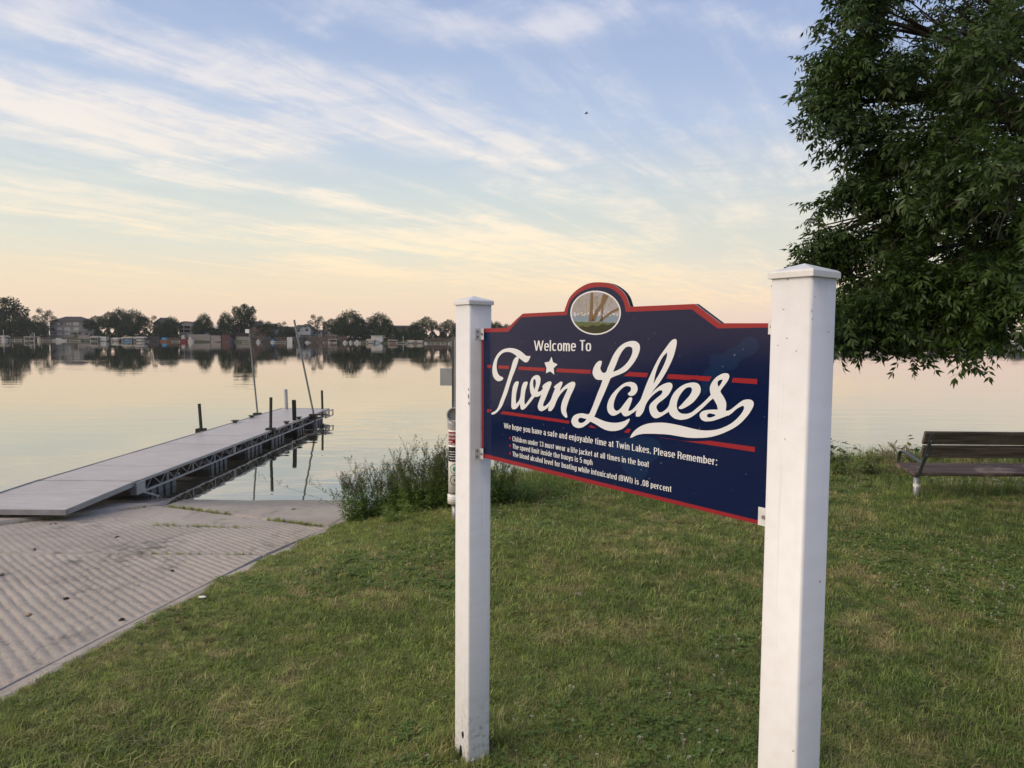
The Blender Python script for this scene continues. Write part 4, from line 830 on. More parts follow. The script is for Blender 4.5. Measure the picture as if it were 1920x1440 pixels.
bent_text('WARNING', rs, 816, 5, 'white_print', 2.3); bent_text('NO GARBAGE', rs, 822, 3.6, 'white_print', 2.3); bent_text('ANY', rs, 828.5, 3.4, 'white_print', .9); bent_text('NO BAIT', rs, 832, 2.6, 'white_print', 1.8)
for k in range(4):
    mb = MB(); z = SZ(846 + k * 4.6); mb.v = []; vs_ = []
    for i in range(9):
        t = -1.0 + .25 * (k % 2) + 1.9 * i / 8; vs_ += [(R_ * 1.03 * math.sin(t), -R_ * 1.03 * math.cos(t), z), (R_ * 1.03 * math.sin(t), -R_ * 1.03 * math.cos(t), z + .007)]
    mb.add(vs_, [(2 * i, 2 * i + 2, 2 * i + 3, 2 * i + 1) for i in range(8)]); mb.build('printed_line', 'white_print', bs)
for py, m in ((877.5, 'green_print'), (898, 'black')):
    if m == 'green_print' and m not in M: M[m] = varied(m, (.06, .22, .16), .5)
    for ra, rb in ((.052, .060), (.0, .026 if m != 'black' else .012)):
        mb = MB(); vs_ = []; n = 28
        for k in range(n):
            for r in (ra, rb):
                a = 2 * math.pi * k / n; xq = r * math.cos(a); t = xq / R_ + .10; vs_.append((R_ * 1.014 * math.sin(t), -R_ * 1.014 * math.cos(t), SZ(py) + r * math.sin(a)))
        mb.add(vs_, [(2 * k, 2 * k + 1, (2 * k + 3) % (2 * n), (2 * k + 2) % (2 * n)) for k in range(n)]); mb.build('round_logo', m, st)
mb = MB()
for py in (931, 935): mb.tube([(0, 0, SZ(py)), (0, 0, SZ(py) + .004)], R_ * 1.13, 20)
mb.build('blue_line', varied('blue_ink', (.15, .2, .4), .5), st)

# ------------------------------------------------------------------ bench
BY = 8.75; bl = at_y(1718, 950, BY); bx = float(bl[0]); bz = float(lawn_z(bx, BY)); BH = float(at_y(1718, 890, BY)[2]) - bz
bench = empty('park_bench', (bx, BY, bz), label='weathered dark plank park bench facing the lake at the right edge of the lawn', cat='bench')
BL = 1.83; k_ = BH / .42
def frame_poly(x):
    mb = MB(); w, t = .045, .010
    # path in (y away from the camera, z): upright - seat bend - seat front - armrest - back to the upright
    P_ = [(-.235, .54 + BH), (-.125, .26 + BH), (-.025, .07 + BH), (.00, .01 + BH), (.035, BH - .035), (.09, BH - .045), (.20, BH - .02), (.44, BH + .035), (.475, BH + .055), (.485, BH + .09), (.475, BH + .17), (.455, BH + .215), (.41, BH + .235), (.33, BH + .235), (.10, BH + .185), (-.055, BH + .155)]
    ol = []
    pts = [np.array(p) for p in P_]
    for i in range(len(pts) - 1):
        a, b = pts[i], pts[i + 1]; mb.bar((x, a[0], a[1]), (x, b[0] + (b[0] - a[0]) * .04, b[1] + (b[1] - a[1]) * .04), w, t, up=(0, 0, 1)) if False else None
    n = len(pts); vs_ = []
    for i, p in enumerate(pts):
        d = pts[min(i + 1, n - 1)] - pts[max(i - 1, 0)]; d /= np.linalg.norm(d); nr = np.array([-d[1], d[0]]) * t / 2
        for sx_ in (-w / 2, w / 2):
            for sg in (-1, 1): vs_.append((x + sx_, p[0] + nr[0] * sg, p[1] + nr[1] * sg))
    fs_ = []
    for i in range(n - 1):
        b = 4 * i; fs_ += [(b, b + 1, b + 5, b + 4), (b + 2, b + 6, b + 7, b + 3), (b, b + 4, b + 6, b + 2), (b + 1, b + 3, b + 7, b + 5)]
    fs_ += [(0, 2, 3, 1), (4 * n - 4, 4 * n - 3, 4 * n - 1, 4 * n - 2)]
    mb.add(vs_, fs_); return mb
for x in (.02, BL - .02):
    fr_ = frame_poly(x).build('arm_frame', 'iron', bench)
    for y_, z_ in ((-.205, .45 + BH), (-.125, .27 + BH)):
        b_ = MB(); b_.tube([(x, y_ - .02, z_), (x, y_ - .006, z_)], .009, 8); b_.build('bolt', 'bolt', fr_)
for x in (.02, BL - .02):
    lg = MB(); lg.tube([(x, .05, -.15), (x, .05, BH - .045)], .038, 14); l_ = lg.build('leg', 'galv', bench, True)
    if x < 1:
        lb_ = MB(); lb_.tube([(x, .05, BH * .50), (x, .05, BH * .62)], .0388, 14, cap=False); lb_.build('label_band', 'pvc', l_, label='white label band round the bench leg')
def plank(name, y0, z0, y1, z1, th, m, parent, x0=-.03, x1=BL + .03):
    a, b = np.array([y0, z0]), np.array([y1, z1]); d = b - a; d /= np.linalg.norm(d); nr = np.array([-d[1], d[0]]) * th / 2
    mb = MB(); q = [a - nr, b - nr, b + nr, a + nr]; mb.prism([tuple(p) for p in q], x0, x1, 'x')
    me = mb.mesh(name); bevel(me, .006, 2)
    for v in me.vertices: v.co.z += .003 * math.sin(v.co.x * 2.2 + z0 * 9)
    return link(name, me, m, parent)
plank('back_plank', -.085, .235 + BH, -.140, .388 + BH, .038, 'bench_wood', bench)
plank('back_plank', -.150, .408 + BH, -.205, .565 + BH, .038, 'bench_wood', bench, -.05, BL + .03)
plank('seat_plank', .01, BH, .155, BH + .008, .042, 'bench_red', bench)
plank('seat_plank', .165, BH + .009, .31, BH + .025, .042, 'bench_red', bench)
plank('seat_plank', .32, BH + .026, .47, BH + .05, .042, 'bench_red', bench)

# ------------------------------------------------------------------ leaf and blade builders
def rotm(yaw, pitch, roll):
    cy, sy, cp_, sp_, cr_, sr_ = np.cos(yaw), np.sin(yaw), np.cos(pitch), np.sin(pitch), np.cos(roll), np.sin(roll)
    Rz = np.array([[cy, -sy, 0], [sy, cy, 0], [0, 0, 1]]); Rx = np.array([[1, 0, 0], [0, cp_, -sp_], [0, sp_, cp_]]); Ry = np.array([[cr_, 0, sr_], [0, 1, 0], [-sr_, 0, cr_]])
    return Rz @ Rx @ Ry
def leaflet(L, w, droop):
    return np.array([[0, 0, 0], [-w / 2, L * .42, -.10 * w - droop * .2], [0, L * .45, -.28 * w * 0 - droop * .25 - w * .18], [w / 2, L * .42, -.10 * w - droop * .2], [0, L, -droop]])
LF = np.array([[0, 2, 1], [2, 4, 1], [0, 3, 2], [2, 3, 4]])
class NB:
    def __init__(s): s.V = []; s.Fc = []; s.n = 0
    def add(s, V, Fc): s.V.append(V); s.Fc.append(Fc + s.n); s.n += len(V)
    def arr(s): return np.concatenate(s.V), np.concatenate(s.Fc)
def strip(a, b, r):
    a, b = np.array(a, float), np.array(b, float); d = b - a; u_ = np.cross(d, [0.2, .1, 1]); u_ /= np.linalg.norm(u_) + 1e-9; w_ = np.cross(d, u_); w_ /= np.linalg.norm(w_) + 1e-9
    V = np.array([a + u_ * r, a - u_ * r * .5 + w_ * r * .87, a - u_ * r * .5 - w_ * r * .87, b + u_ * r * .6, b - u_ * r * .3 + w_ * r * .5, b - u_ * r * .3 - w_ * r * .5])
    return V, np.array([[0, 1, 4], [0, 4, 3], [1, 2, 5], [1, 5, 4], [2, 0, 3], [2, 3, 5]])
def compound_leaf(nb, base, R, sc_=1.0, pairs=3, rg=rng):
    L = .15 * sc_; 
    pts = [np.array([0, t * L, -.035 * sc_ * (t ** 2)]) for t in (0, .35, .66, 1.0)]
    a, b = pts[0], pts[3]; V, Fc = strip(a, b, .0012); nb.add(V @ R.T + base, Fc)
    for i, p in enumerate(pts[1:]):
        for sgn in ((-1, 1) if i < pairs - 0 else ()):
            lR = rotm(-sgn * rg.uniform(.7, 1.1), rg.uniform(-.7, -.1), rg.uniform(-.5, .5)); q = leaflet(.078 * sc_ * rg.uniform(.85, 1.15), .027 * sc_, .018 * sc_)
            nb.add((q @ lR.T + p) @ R.T + base, LF)
    lR = rotm(rg.uniform(-.2, .2), rg.uniform(-.7, -.2), rg.uniform(-.4, .4)); nb.add((leaflet(.09 * sc_, .030 * sc_, .02 * sc_) @ lR.T + pts[3]) @ R.T + base, LF)
def spray_template(seed, n=7, L=.34):
    r = np.random.default_rng(seed); nb = NB()
    def P_(t): return np.array([.02 * math.sin(t * 5 + seed), t * L, -.10 * t * t * L / .34])
    for k in range(4):
        V, Fc = strip(P_(k / 4), P_((k + 1) / 4), .0028 * (1 - k * .2)); nb.add(V, Fc)
    for k in range(n):
        t = .12 + .88 * k / (n - 1); sgn = -1 if k % 2 else 1
        yaw = -sgn * r.uniform(.5, 1.25) if k < n - 1 else r.uniform(-.2, .2)
        compound_leaf(nb, P_(min(t, 1)), rotm(yaw, r.uniform(-.85, .25), r.uniform(-.7, .7)), r.uniform(.65, 1.15), rg=r)
    return nb.arr()

# ------------------------------------------------------------------ ash tree over the right of the lawn
ash = empty('ash_tree', (7.3, 8.3, float(lawn_z(7.3, 8.3))), label='large dark green ash tree whose drooping boughs fill the upper right', cat='tree')
AO = np.array(ash.location)
trunk_top = np.array([7.0, 8.0, 4.4])
tb = MB(); tb.tube([(7.3 - AO[0], 8.3 - AO[1], -.3), (7.25 - AO[0], 8.25 - AO[1], .4), (7.1 - AO[0], 8.1 - AO[1], 2.0), trunk_top - AO], [.40, .31, .26, .22], 14)
tb.build('trunk', 'bark', ash, True)
blobs = [  # px, py, rx, ry (pixels), depth Y, half depth, density
    (1668, 40, 100, 90, 7.2, .9, 1.0), (1600, 25, 45, 55, 7.1, .4, .8), (1545, 118, 50, 34, 7.1, .3, .6), (1600, 175, 75, 75, 7.0, .7, 1.0), (1560, 190, 40, 60, 7.0, .3, .7), (1700, 180, 100, 110, 6.8, .9, 1.1), (1650, 265, 60, 50, 6.9, .5, 1.0),
    (1800, 60, 110, 100, 6.3, .9, 1.1), (1860, 190, 110, 130, 5.6, .9, 1.3), (1780, 260, 90, 100, 6.0, .9, 1.0), (1880, 350, 90, 120, 5.4, .8, 1.3), (1700, 330, 90, 80, 6.9, .9, 1.0),
    (1600, 355, 50, 26, 7.0, .4, .9), (1640, 400, 80, 55, 6.8, .7, 1.0), (1545, 445, 52, 22, 6.8, .3, .8), (1610, 470, 80, 50, 6.7, .6, 1.0), (1740, 430, 110, 90, 6.5, .9, 1.1),
    (1640, 520, 75, 50, 6.5, .6, 1.0), (1740, 518, 95, 66, 6.3, .7, 1.1), (1838, 500, 85, 90, 6.0, .8, 1.1), (1620, 565, 42, 35, 6.4, .4, .9), (1690, 555, 60, 35, 6.4, .4, .9), (1722, 592, 36, 32, 6.3, .25, .7), (1795, 550, 60, 35, 6.2, .4, .9),
    (1828, 580, 36, 34, 6.1, .3, .8), (1870, 495, 34, 40, 6.1, .4, .6), (1900, 425, 50, 70, 6.0, .6, .9), (1594, 604, 24, 30, 6.3, .15, .6), (1640, 552, 34, 46, 6.5, .3, .8),
    (1760, 130, 170, 150, 8.6, 1.0, .9), (1740, 400, 130, 140, 8.4, .8, .9), (1850, 330, 140, 220, 8.2, .9, 1.0), (1760, 540, 100, 70, 7.6, .5, .7), (1690, 230, 90, 120, 8.3, .8, .7),
    (2060, 120, 140, 200, 6.2, 1.2, .8), (2070, 360, 120, 130, 6.4, 1.2, .8), (2015, 470, 60, 60, 6.6, .7, .6), (2260, 200, 160, 260, 7.0, 1.6, .6), (1900, -150, 260, 110, 7.2, 1.6, .7), (1680, -110, 110, 90, 7.2, 1.0, .8), (2250, -200, 300, 180, 7.8, 2.0, .5), (1950, -420, 350, 200, 8.6, 2.2, .4), (2600, 100, 200, 400, 8.5, 2.2, .3)]
temps = [spray_template(s, 8 + s % 3, .27 + .03 * (s % 4)) for s in range(9)]
sprays = []; limbs = MB()
for bi, (cx, cy, rx, ry, Y, hd, dn) in enumerate(blobs):
    c = at_y(cx, cy, Y); mpp = Y / F; ax, az = rx * mpp, ry * mpp
    vol = ax * az * hd * 4.19; n = int(max(8, dn * (66 * (ax * az * hd) ** .72 * 2.1)))
    r = np.random.default_rng(100 + bi)
    AX = np.array([ax, hd, az]); ntw = max(4, int(n / 9)); back = Y > 7.5 and dn < .95
    for tw in range(ntw):
        v = r.normal(size=3); v[2] = v[2] * .9 + .1; v /= np.linalg.norm(v)
        tree_out = c - np.array([7.0, 8.0, c[2]]); tree_out /= np.linalg.norm(tree_out) + 1e-6
        tip = c + v * AX * r.uniform(.8, 1.08); root_ = c - tree_out * .25 * AX.mean() + v * AX * .15; dirv = tip - root_; Lt = np.linalg.norm(dirv); dirv /= Lt
        for j in range(9):
            t = 1.0 - .82 * (j / 9) ** 1.1; p = root_ + (tip - root_) * t + r.normal(size=3) * .055; p[2] -= .10 * t * t
            side = r.normal(size=3); side -= dirv * (side @ dirv); side /= np.linalg.norm(side)
            out = dirv * (1.4 if j < 2 else .55) + side * (.25 if j < 2 else .9) + np.array([0, 0, -.18]) + tree_out * .25
            out /= np.linalg.norm(out); yaw = math.atan2(-out[0], out[1]); pitch = math.asin(max(-1, min(1, out[2]))) - .12
            s_ = r.uniform(.70, 1.1); R = rotm(yaw, pitch, r.normal(0, .45)); p = p - (R @ np.array([0, .15, 0])) * s_
            sprays.append((p, R, s_, int(r.integers(len(temps)))))
    # limb out to the clump, then twigs fanning through it
    if dn >= .3:
        st_ = np.array([7.0, 8.0, max(2.4, min(4.6, c[2] + .2 + .12 * np.linalg.norm(c[:2] - [7, 8])))]); mid = (st_ + c) / 2 + np.array([0, 0, .45])
        pts = [(1 - t) ** 2 * st_ + 2 * t * (1 - t) * mid + t * t * c - AO for t in np.linspace(0, 1, 8)]
        limbs.tube(pts, list(np.linspace(.055, .012, 8)), 6, cap=False)
        for k in range(5):
            v = r.normal(size=3); v /= np.linalg.norm(v); e = c + v * np.array([ax, hd, az]) * .8; m_ = (c + e) / 2 + [0, 0, .08]
            q0 = pts[5] + AO; pts2 = [(1 - t) ** 2 * q0 + 2 * t * (1 - t) * m_ + t * t * e - AO for t in np.linspace(0, 1, 5)]; limbs.tube(pts2, list(np.linspace(.012, .004, 5)), 4, cap=False)
limbs.build('limbs', 'bark', ash, True)
order = []
for i, (p, R, s_, t) in enumerate(sprays):
    q = p - EYEP; dpt = q @ cf; x = 960 + F * (q @ cr) / dpt; y = 720 - F * (q @ cuu) / dpt
    order.append((0 if (1440 < x < 1920 and 0 < y < 760) else 1, dpt, i))
order.sort(); near = set(o[2] for o in order[:290])
tm = [np_mesh('leaf_spray', V, Fc) for V, Fc in temps]
for m_ in tm: m_.materials.append(M['ash_leaf'])
nb = NB()
for i, (p, R, s_, t) in enumerate(sprays):
    if i in near:
        o = bpy.data.objects.new('leaf_spray', tm[t]); COL.objects.link(o); o.parent = ash
        mw = np.eye(4); mw[:3, :3] = R * s_; mw[:3, 3] = p - AO; o.matrix_local = Matrix(mw.tolist())
    else:
        V, Fc = temps[t]; nb.add((V * s_) @ R.T + (p - AO), Fc)
V, Fc = nb.arr(); link('foliage', np_mesh('foliage', V, Fc), 'ash_leaf', ash, kind='stuff')
print('sprays', len(sprays), 'foliage tris', len(Fc))

# ------------------------------------------------------------------ grass (geometry nodes on scattered points)
def tuft(seed, n, h, rad, w, lean=.6, kind='blade'):
    r = np.random.default_rng(seed); nb = NB()
    for k in range(n):
        a = r.uniform(0, 6.283); rr = rad * math.sqrt(r.uniform()); b = np.array([rr * math.cos(a), rr * math.sin(a), -.006]); L = h * r.uniform(.45, 1.15)
        th = r.uniform(0, 6.283); d = np.array([math.cos(th), math.sin(th), 0]); s = np.array([-d[1], d[0], 0]); ln = lean * abs(r.normal(.55, .4)); ww = w * r.uniform(.7, 1.3)
        p1 = b + d * ln * L * .35 + np.array([0, 0, L * .55]); p2 = b + d * ln * L + np.array([0, 0, L * (1 - .35 * ln)])
        nb.add(np.array([b - s * ww / 2, b + s * ww / 2, p1 + s * ww * .42, p1 - s * ww * .42, p2]), np.array([[0, 1, 2], [0, 2, 3], [3, 2, 4]]))
    return nb.arr()
def clover(seed, n=9):
    r = np.random.default_rng(seed); nb = NB()
    for k in range(n):
        a = r.uniform(0, 6.283); b = np.array([.05 * math.sqrt(r.uniform()) * math.cos(a), .05 * math.sqrt(r.uniform()) * math.sin(a), 0]); h = r.uniform(.02, .045)
        V, Fc = strip(b, b + [0, 0, h], .0008); nb.add(V, Fc)
        for j in range(3):
            R = rotm(j * 2.09 + a, r.uniform(-.3, .4), r.uniform(-.3, .3)); q = np.array([[0, 0, 0], [-.008, .009, .002], [0, .008, 0], [.008, .009, .002], [0, .018, .001]]); nb.add(q @ R.T + b + [0, 0, h], LF)
    return nb.arr()
def broad(seed, n=9, L=.11):
    r = np.random.default_rng(seed); nb = NB()
    for k in range(n):
        R = rotm(r.uniform(0, 6.283), r.uniform(.15, .8), r.uniform(-.3, .3)); nb.add(leaflet(L * r.uniform(.6, 1.1), L * .26, L * .25) @ R.T, LF)
    return nb.arr()
def flower(seed):
    r = np.random.default_rng(seed); nb = NB(); V, Fc = strip((0, 0, 0), (0, 0, .045), .0008); nb.add(V, Fc); return nb.arr()
def src(name, arr, m):
    me = np_mesh(name, *arr); me.materials.append(M[m]); return bpy.data.objects.new(name, me)      # never linked to the scene
def scatter(name, pts, rots, scl, idx, sources, **kw):
    """one object that instances small tufts on its points"""
    me = bpy.data.meshes.new(name); me.from_pydata([tuple(p) for p in pts], [], [])
    at = me.attributes.new('rot', 'FLOAT_VECTOR', 'POINT'); at.data.foreach_set('vector', np.asarray(rots, np.float32).ravel())
    at = me.attributes.new('scl', 'FLOAT', 'POINT'); at.data.foreach_set('value', np.asarray(scl, np.float32))
    at = me.attributes.new('idx', 'INT', 'POINT'); at.data.foreach_set('value', np.asarray(idx, np.int32))
    ob = bpy.data.objects.new(name, me); COL.objects.link(ob); tag(ob, **kw)
    ng = bpy.data.node_groups.new(name, 'GeometryNodeTree'); ng.interface.new_socket('Geometry', in_out='INPUT', socket_type='NodeSocketGeometry'); ng.interface.new_socket('Geometry', in_out='OUTPUT', socket_type='NodeSocketGeometry')
    N = ng.nodes; Lk = ng.links; gi = N.new('NodeGroupInput'); go = N.new('NodeGroupOutput')
    g2i = N.new('GeometryNodeGeometryToInstance')
    for s_ in reversed(sources):
        oi = N.new('GeometryNodeObjectInfo'); oi.inputs['Object'].default_value = s_; oi.inputs['As Instance'].default_value = False; Lk.new(oi.outputs['Geometry'], g2i.inputs[0])
    iop = N.new('GeometryNodeInstanceOnPoints'); Lk.new(gi.outputs[0], iop.inputs['Points']); Lk.new(g2i.outputs[0], iop.inputs['Instance']); iop.inputs['Pick Instance'].default_value = True
    def attr(nm, ty):
        a = N.new('GeometryNodeInputNamedAttribute'); a.data_type = ty; a.inputs['Name'].default_value = nm; return a.outputs['Attribute']
    Lk.new(attr('idx', 'INT'), iop.inputs['Instance Index'])
    e2r = N.new('FunctionNodeEulerToRotation'); Lk.new(attr('rot', 'FLOAT_VECTOR'), e2r.inputs[0]); Lk.new(e2r.outputs[0], iop.inputs['Rotation'])
    Lk.new(attr('scl', 'FLOAT'), iop.inputs['Scale']); Lk.new(iop.outputs[0], go.inputs[0])
    md = ob.modifiers.new('scatter', 'NODES'); md.node_group = ng; return ob
fine = [src('tuft', tuft(s, 36, .042, .055, .0036, 1.35), 'grass') for s in range(4)] + [src('tuft', tuft(10 + s, 24, .068, .05, .0042, 1.15), 'grass') for s in range(2)] + [src('clover', clover(20), 'weed_leaf'), src('clover', clover(21), 'weed_leaf'), src('broad', broad(22, 10, .07), 'broad_leaf'), src('dead_stems', tuft(60, 9, .07, .06, .0022, 1.9), 'reed')]
def lawn_points(n, y0, y1, xm=.80):
    Y = np.sqrt(rng.uniform(y0 ** 2, y1 ** 2, n)); X = rng.uniform(-xm, xm, n) * Y; return X, Y
PX, PY, PS = [], [], []
for n, a, b, s_ in ((26000, 2.6, 4.6, .95), (30000, 4.6, 6.8, 1.1), (30000, 6.8, 9.4, 1.35), (26000, 9.4, 13.2, 1.6)):
    X, Y = lawn_points(n, a, b); PX.append(X); PY.append(Y); PS.append(np.full(n, s_))
# surroundings outside the frame, sparser
X = rng.uniform(-3, 16, 16000); Y = rng.uniform(-4, 3, 16000); PX.append(X); PY.append(Y); PS.append(np.full(16000, 1.7))
X = rng.uniform(2, 17, 34000); Y = rng.uniform(2.5, 13.5, 34000); ok_ = X > .79 * Y; PX.append(X[ok_]); PY.append(Y[ok_]); PS.append(np.full(int(ok_.sum()), 1.75))
X = np.concatenate(PX); Y = np.concatenate(PY); S_ = np.concatenate(PS)
dE = X - edge_x(Y); keep = (dE > .115 + .05 * np.sin(Y * 7) * (Y > 5) - .02) & (Y < bank_y(X) + .25)
bare = fbm(X, Y, 31, 4, 2.4); keep &= ~((bare > 1.05) & (rng.uniform(size=len(X)) < .75))
X, Y, S_ = X[keep], Y[keep], S_[keep]; Z = lawn_z(X, Y)
hgt = 1 + .28 * fbm(X, Y, 33, 4, 1.7) + .9 * sst(Y, bank_y(X) - 1.5, bank_y(X) - .2) * (X > -1.6)
hgt *= 1 - .35 * sst(-(X - edge_x(Y)), -.9, -.1)
S2 = S_ * np.clip(hgt, .5, 2.4) * rng.uniform(.75, 1.2, len(X))
u_ = rng.uniform(size=len(X)); cl = fbm(X, Y, 35, 4, 1.3)
idx = np.where(u_ < .80, rng.integers(0, 4, len(X)), np.where(u_ < .93, rng.integers(4, 6, len(X)), 0)); idx = np.where((u_ > .90) & (cl > .25), rng.integers(6, 8, len(X)), idx); idx = np.where((u_ > .985) & (cl < .3), 8, idx); idx = np.where((u_ > .70) & (u_ < .76 + .06 * np.clip(bare[keep], 0, 1)), 9, idx)
S2 = np.where((idx >= 6), np.clip(S2, .7, 1.3), S2)
rot = np.stack([rng.normal(0, .12, len(X)), rng.normal(0, .12, len(X)), rng.uniform(0, 6.283, len(X))], 1)
print('tufts', len(X))
scatter('grass', np.stack([X, Y, Z], 1), rot, S2, idx, fine, label='short mown green grass with dry patches covering the lawn', cat='grass', kind='stuff')
# taller tufts: round the foot of the left post, a few in the lawn, along the ramp joints, along the bank
tall = [src('tall_tuft', tuft(40 + s, 22, .17, .05, .0055, .8), 'grass') for s in range(3)] + [src('tall_tuft', tuft(50 + s, 18, .36, .07, .006, .55), 'grass') for s in range(3)]
pp = []
for k in range(36):
    a = rng.uniform(0, 6.283); d = rng.uniform(.085, .22); x, y = LP[0] + d * math.cos(a), LP[1] + d * math.sin(a); pp.append((x, y, rng.uniform(.35, .95) * (1 if a < 3.6 else .6), int(rng.integers(0, 3))))
for k in range(26):
    a = rng.uniform(0, 6.283); d = rng.uniform(.085, .2); pp.append((RP[0] + d * math.cos(a), RP[1] + d * math.sin(a), rng.uniform(.35, .8), int(rng.integers(0, 3))))
for k in range(1500):
    X, Y = [float(q[0]) for q in lawn_points(1, 2.8, 9)]
    if X > edge_x(Y) + .3 and fbm(X, Y, 41, 3, 2.2) > -.1: pp.append((X, Y, rng.uniform(.28, .6) * (1.25 if fbm(X, Y, 41, 3, 2.2) > .7 else 1), int(rng.integers(0, 3))))
for k in range(60):
    a = rng.uniform(0, 6.283); d = rng.uniform(.06, .3); pp.append((bx + .02 + d * math.cos(a), BY + .05 + d * math.sin(a), rng.uniform(.4, .8), int(rng.integers(0, 3))))
for k in range(2600):
    X = float(rng.uniform(-1.9, 11)); Y = float(bank_y(X)) + float(rng.normal(-.15, .28)); pp.append((X, Y, rng.uniform(.5, 1.05), int(rng.integers(3, 6))))
for k in range(160):
    X = float(rng.uniform(bx - .3, bx + 2.6)); Y = float(rng.uniform(BY + .1, BY + .9)); pp.append((X, Y, rng.uniform(.3, .55), int(rng.integers(3, 6))))
pts = np.array([(x, y, float(lawn_z(x, y))) for x, y, s, i in pp])
scatter('tall_grass', pts, np.stack([rng.normal(0, .12, len(pp)), rng.normal(0, .12, len(pp)), rng.uniform(0, 6.28, len(pp))], 1), [q[2] for q in pp], [q[3] for q in pp], tall, label='uncut tall green grass along the shore bank and round the post feet', cat='tall grass', kind='stuff')
pp = []
def along(a, b, n, sc_, jit=.03, gaps=None):
    for k in range(n):
        t = rng.uniform()
        if gaps and not any(g0 < t < g1 for g0, g1 in gaps): continue
        q = np.array(a[:2]) * (1 - t) + np.array(b[:2]) * t + rng.normal(0, jit, 2); pp.append((q[0], q[1], sc_ * rng.uniform(.5, 1.2), int(rng.integers(0, 3))))
along(p0, p1, 260, .42, .025, [(.05, .45), (.68, .95)]); along(p2, p0, 70, .35, .02, [(.1, .35), (.7, .9)]); along((xj, J1), (float(edge_x(J1)), J1), 110, .33, .012, [(.1, .2), (.35, .42), (.72, .97)])
along(ramp_pt(290, 985), ramp_pt(470, 990), 70, .35, .03)
scatter('joint_weeds', np.array([(x, y, ramp_z(y) - .01) for x, y, s, i in pp]), np.stack([rng.normal(0, .2, len(pp)), rng.normal(0, .2, len(pp)), rng.uniform(0, 6.28, len(pp))], 1), [q[2] for q in pp], [q[3] for q in pp], tall, label='small green grass tufts growing in the joints of the concrete ramp', cat='grass', kind='stuff')
# clover flowers
def cflower(seed):
    r = np.random.default_rng(seed); nb = NB(); V, Fc = strip((0, 0, 0), (.004, 0, .05), .0008); nb.add(V, Fc)
    for k in range(16):
        v = r.normal(size=3); v[2] = abs(v[2]) * .8 + .1; v /= np.linalg.norm(v); c = np.array([.004, 0, .05]) + v * .0055; s = np.cross(v, [0, 0, 1.0]); s = s / (np.linalg.norm(s) + 1e-6) * .002
        nb.add(np.array([c - s, c + s, c + v * .005]), np.array([[0, 1, 2]])); nb.add(np.array([c - s * .9 + [0, 0, .001], c + s * .9, c + v * .002 + np.cross(s, v) * 1.4]), np.array([[0, 1, 2]]))
    return nb.arr()
pp = []
for k in range(2600):
    X, Y = [float(q[0]) for q in lawn_points(1, 3, 10.6)]
    if X > edge_x(Y) + .4 and fbm(X, Y, 35, 4, 1.3) > (.15 if X > -.4 else .45) and Y < bank_y(X) - .2: pp.append((X, Y, rng.uniform(.7, 1.25)))
for k in range(170): # denser near the weeds
    X = rng.normal(-.9, .6); Y = rng.normal(8.9, .45)
    if X > edge_x(Y) + .4: pp.append((X, Y, rng.uniform(.8, 1.3)))
for k in range(120): pp.append((rng.uniform(bx + .6, bx + 2.4), rng.uniform(BY + .4, BY + 1.1), rng.uniform(1, 1.8)))
scatter('clover_flowers', np.array([(x, y, float(lawn_z(x, y)) + .01) for x, y, s in pp]), np.stack([rng.normal(0, .2, len(pp)), rng.normal(0, .2, len(pp)), rng.uniform(0, 6.28, len(pp))], 1), [q[2] for q in pp], [0] * len(pp), [src('clover_flower', cflower(1), 'petal')], label='tiny white clover flowers dotted over the lawn', cat='clover flowers', kind='stuff')

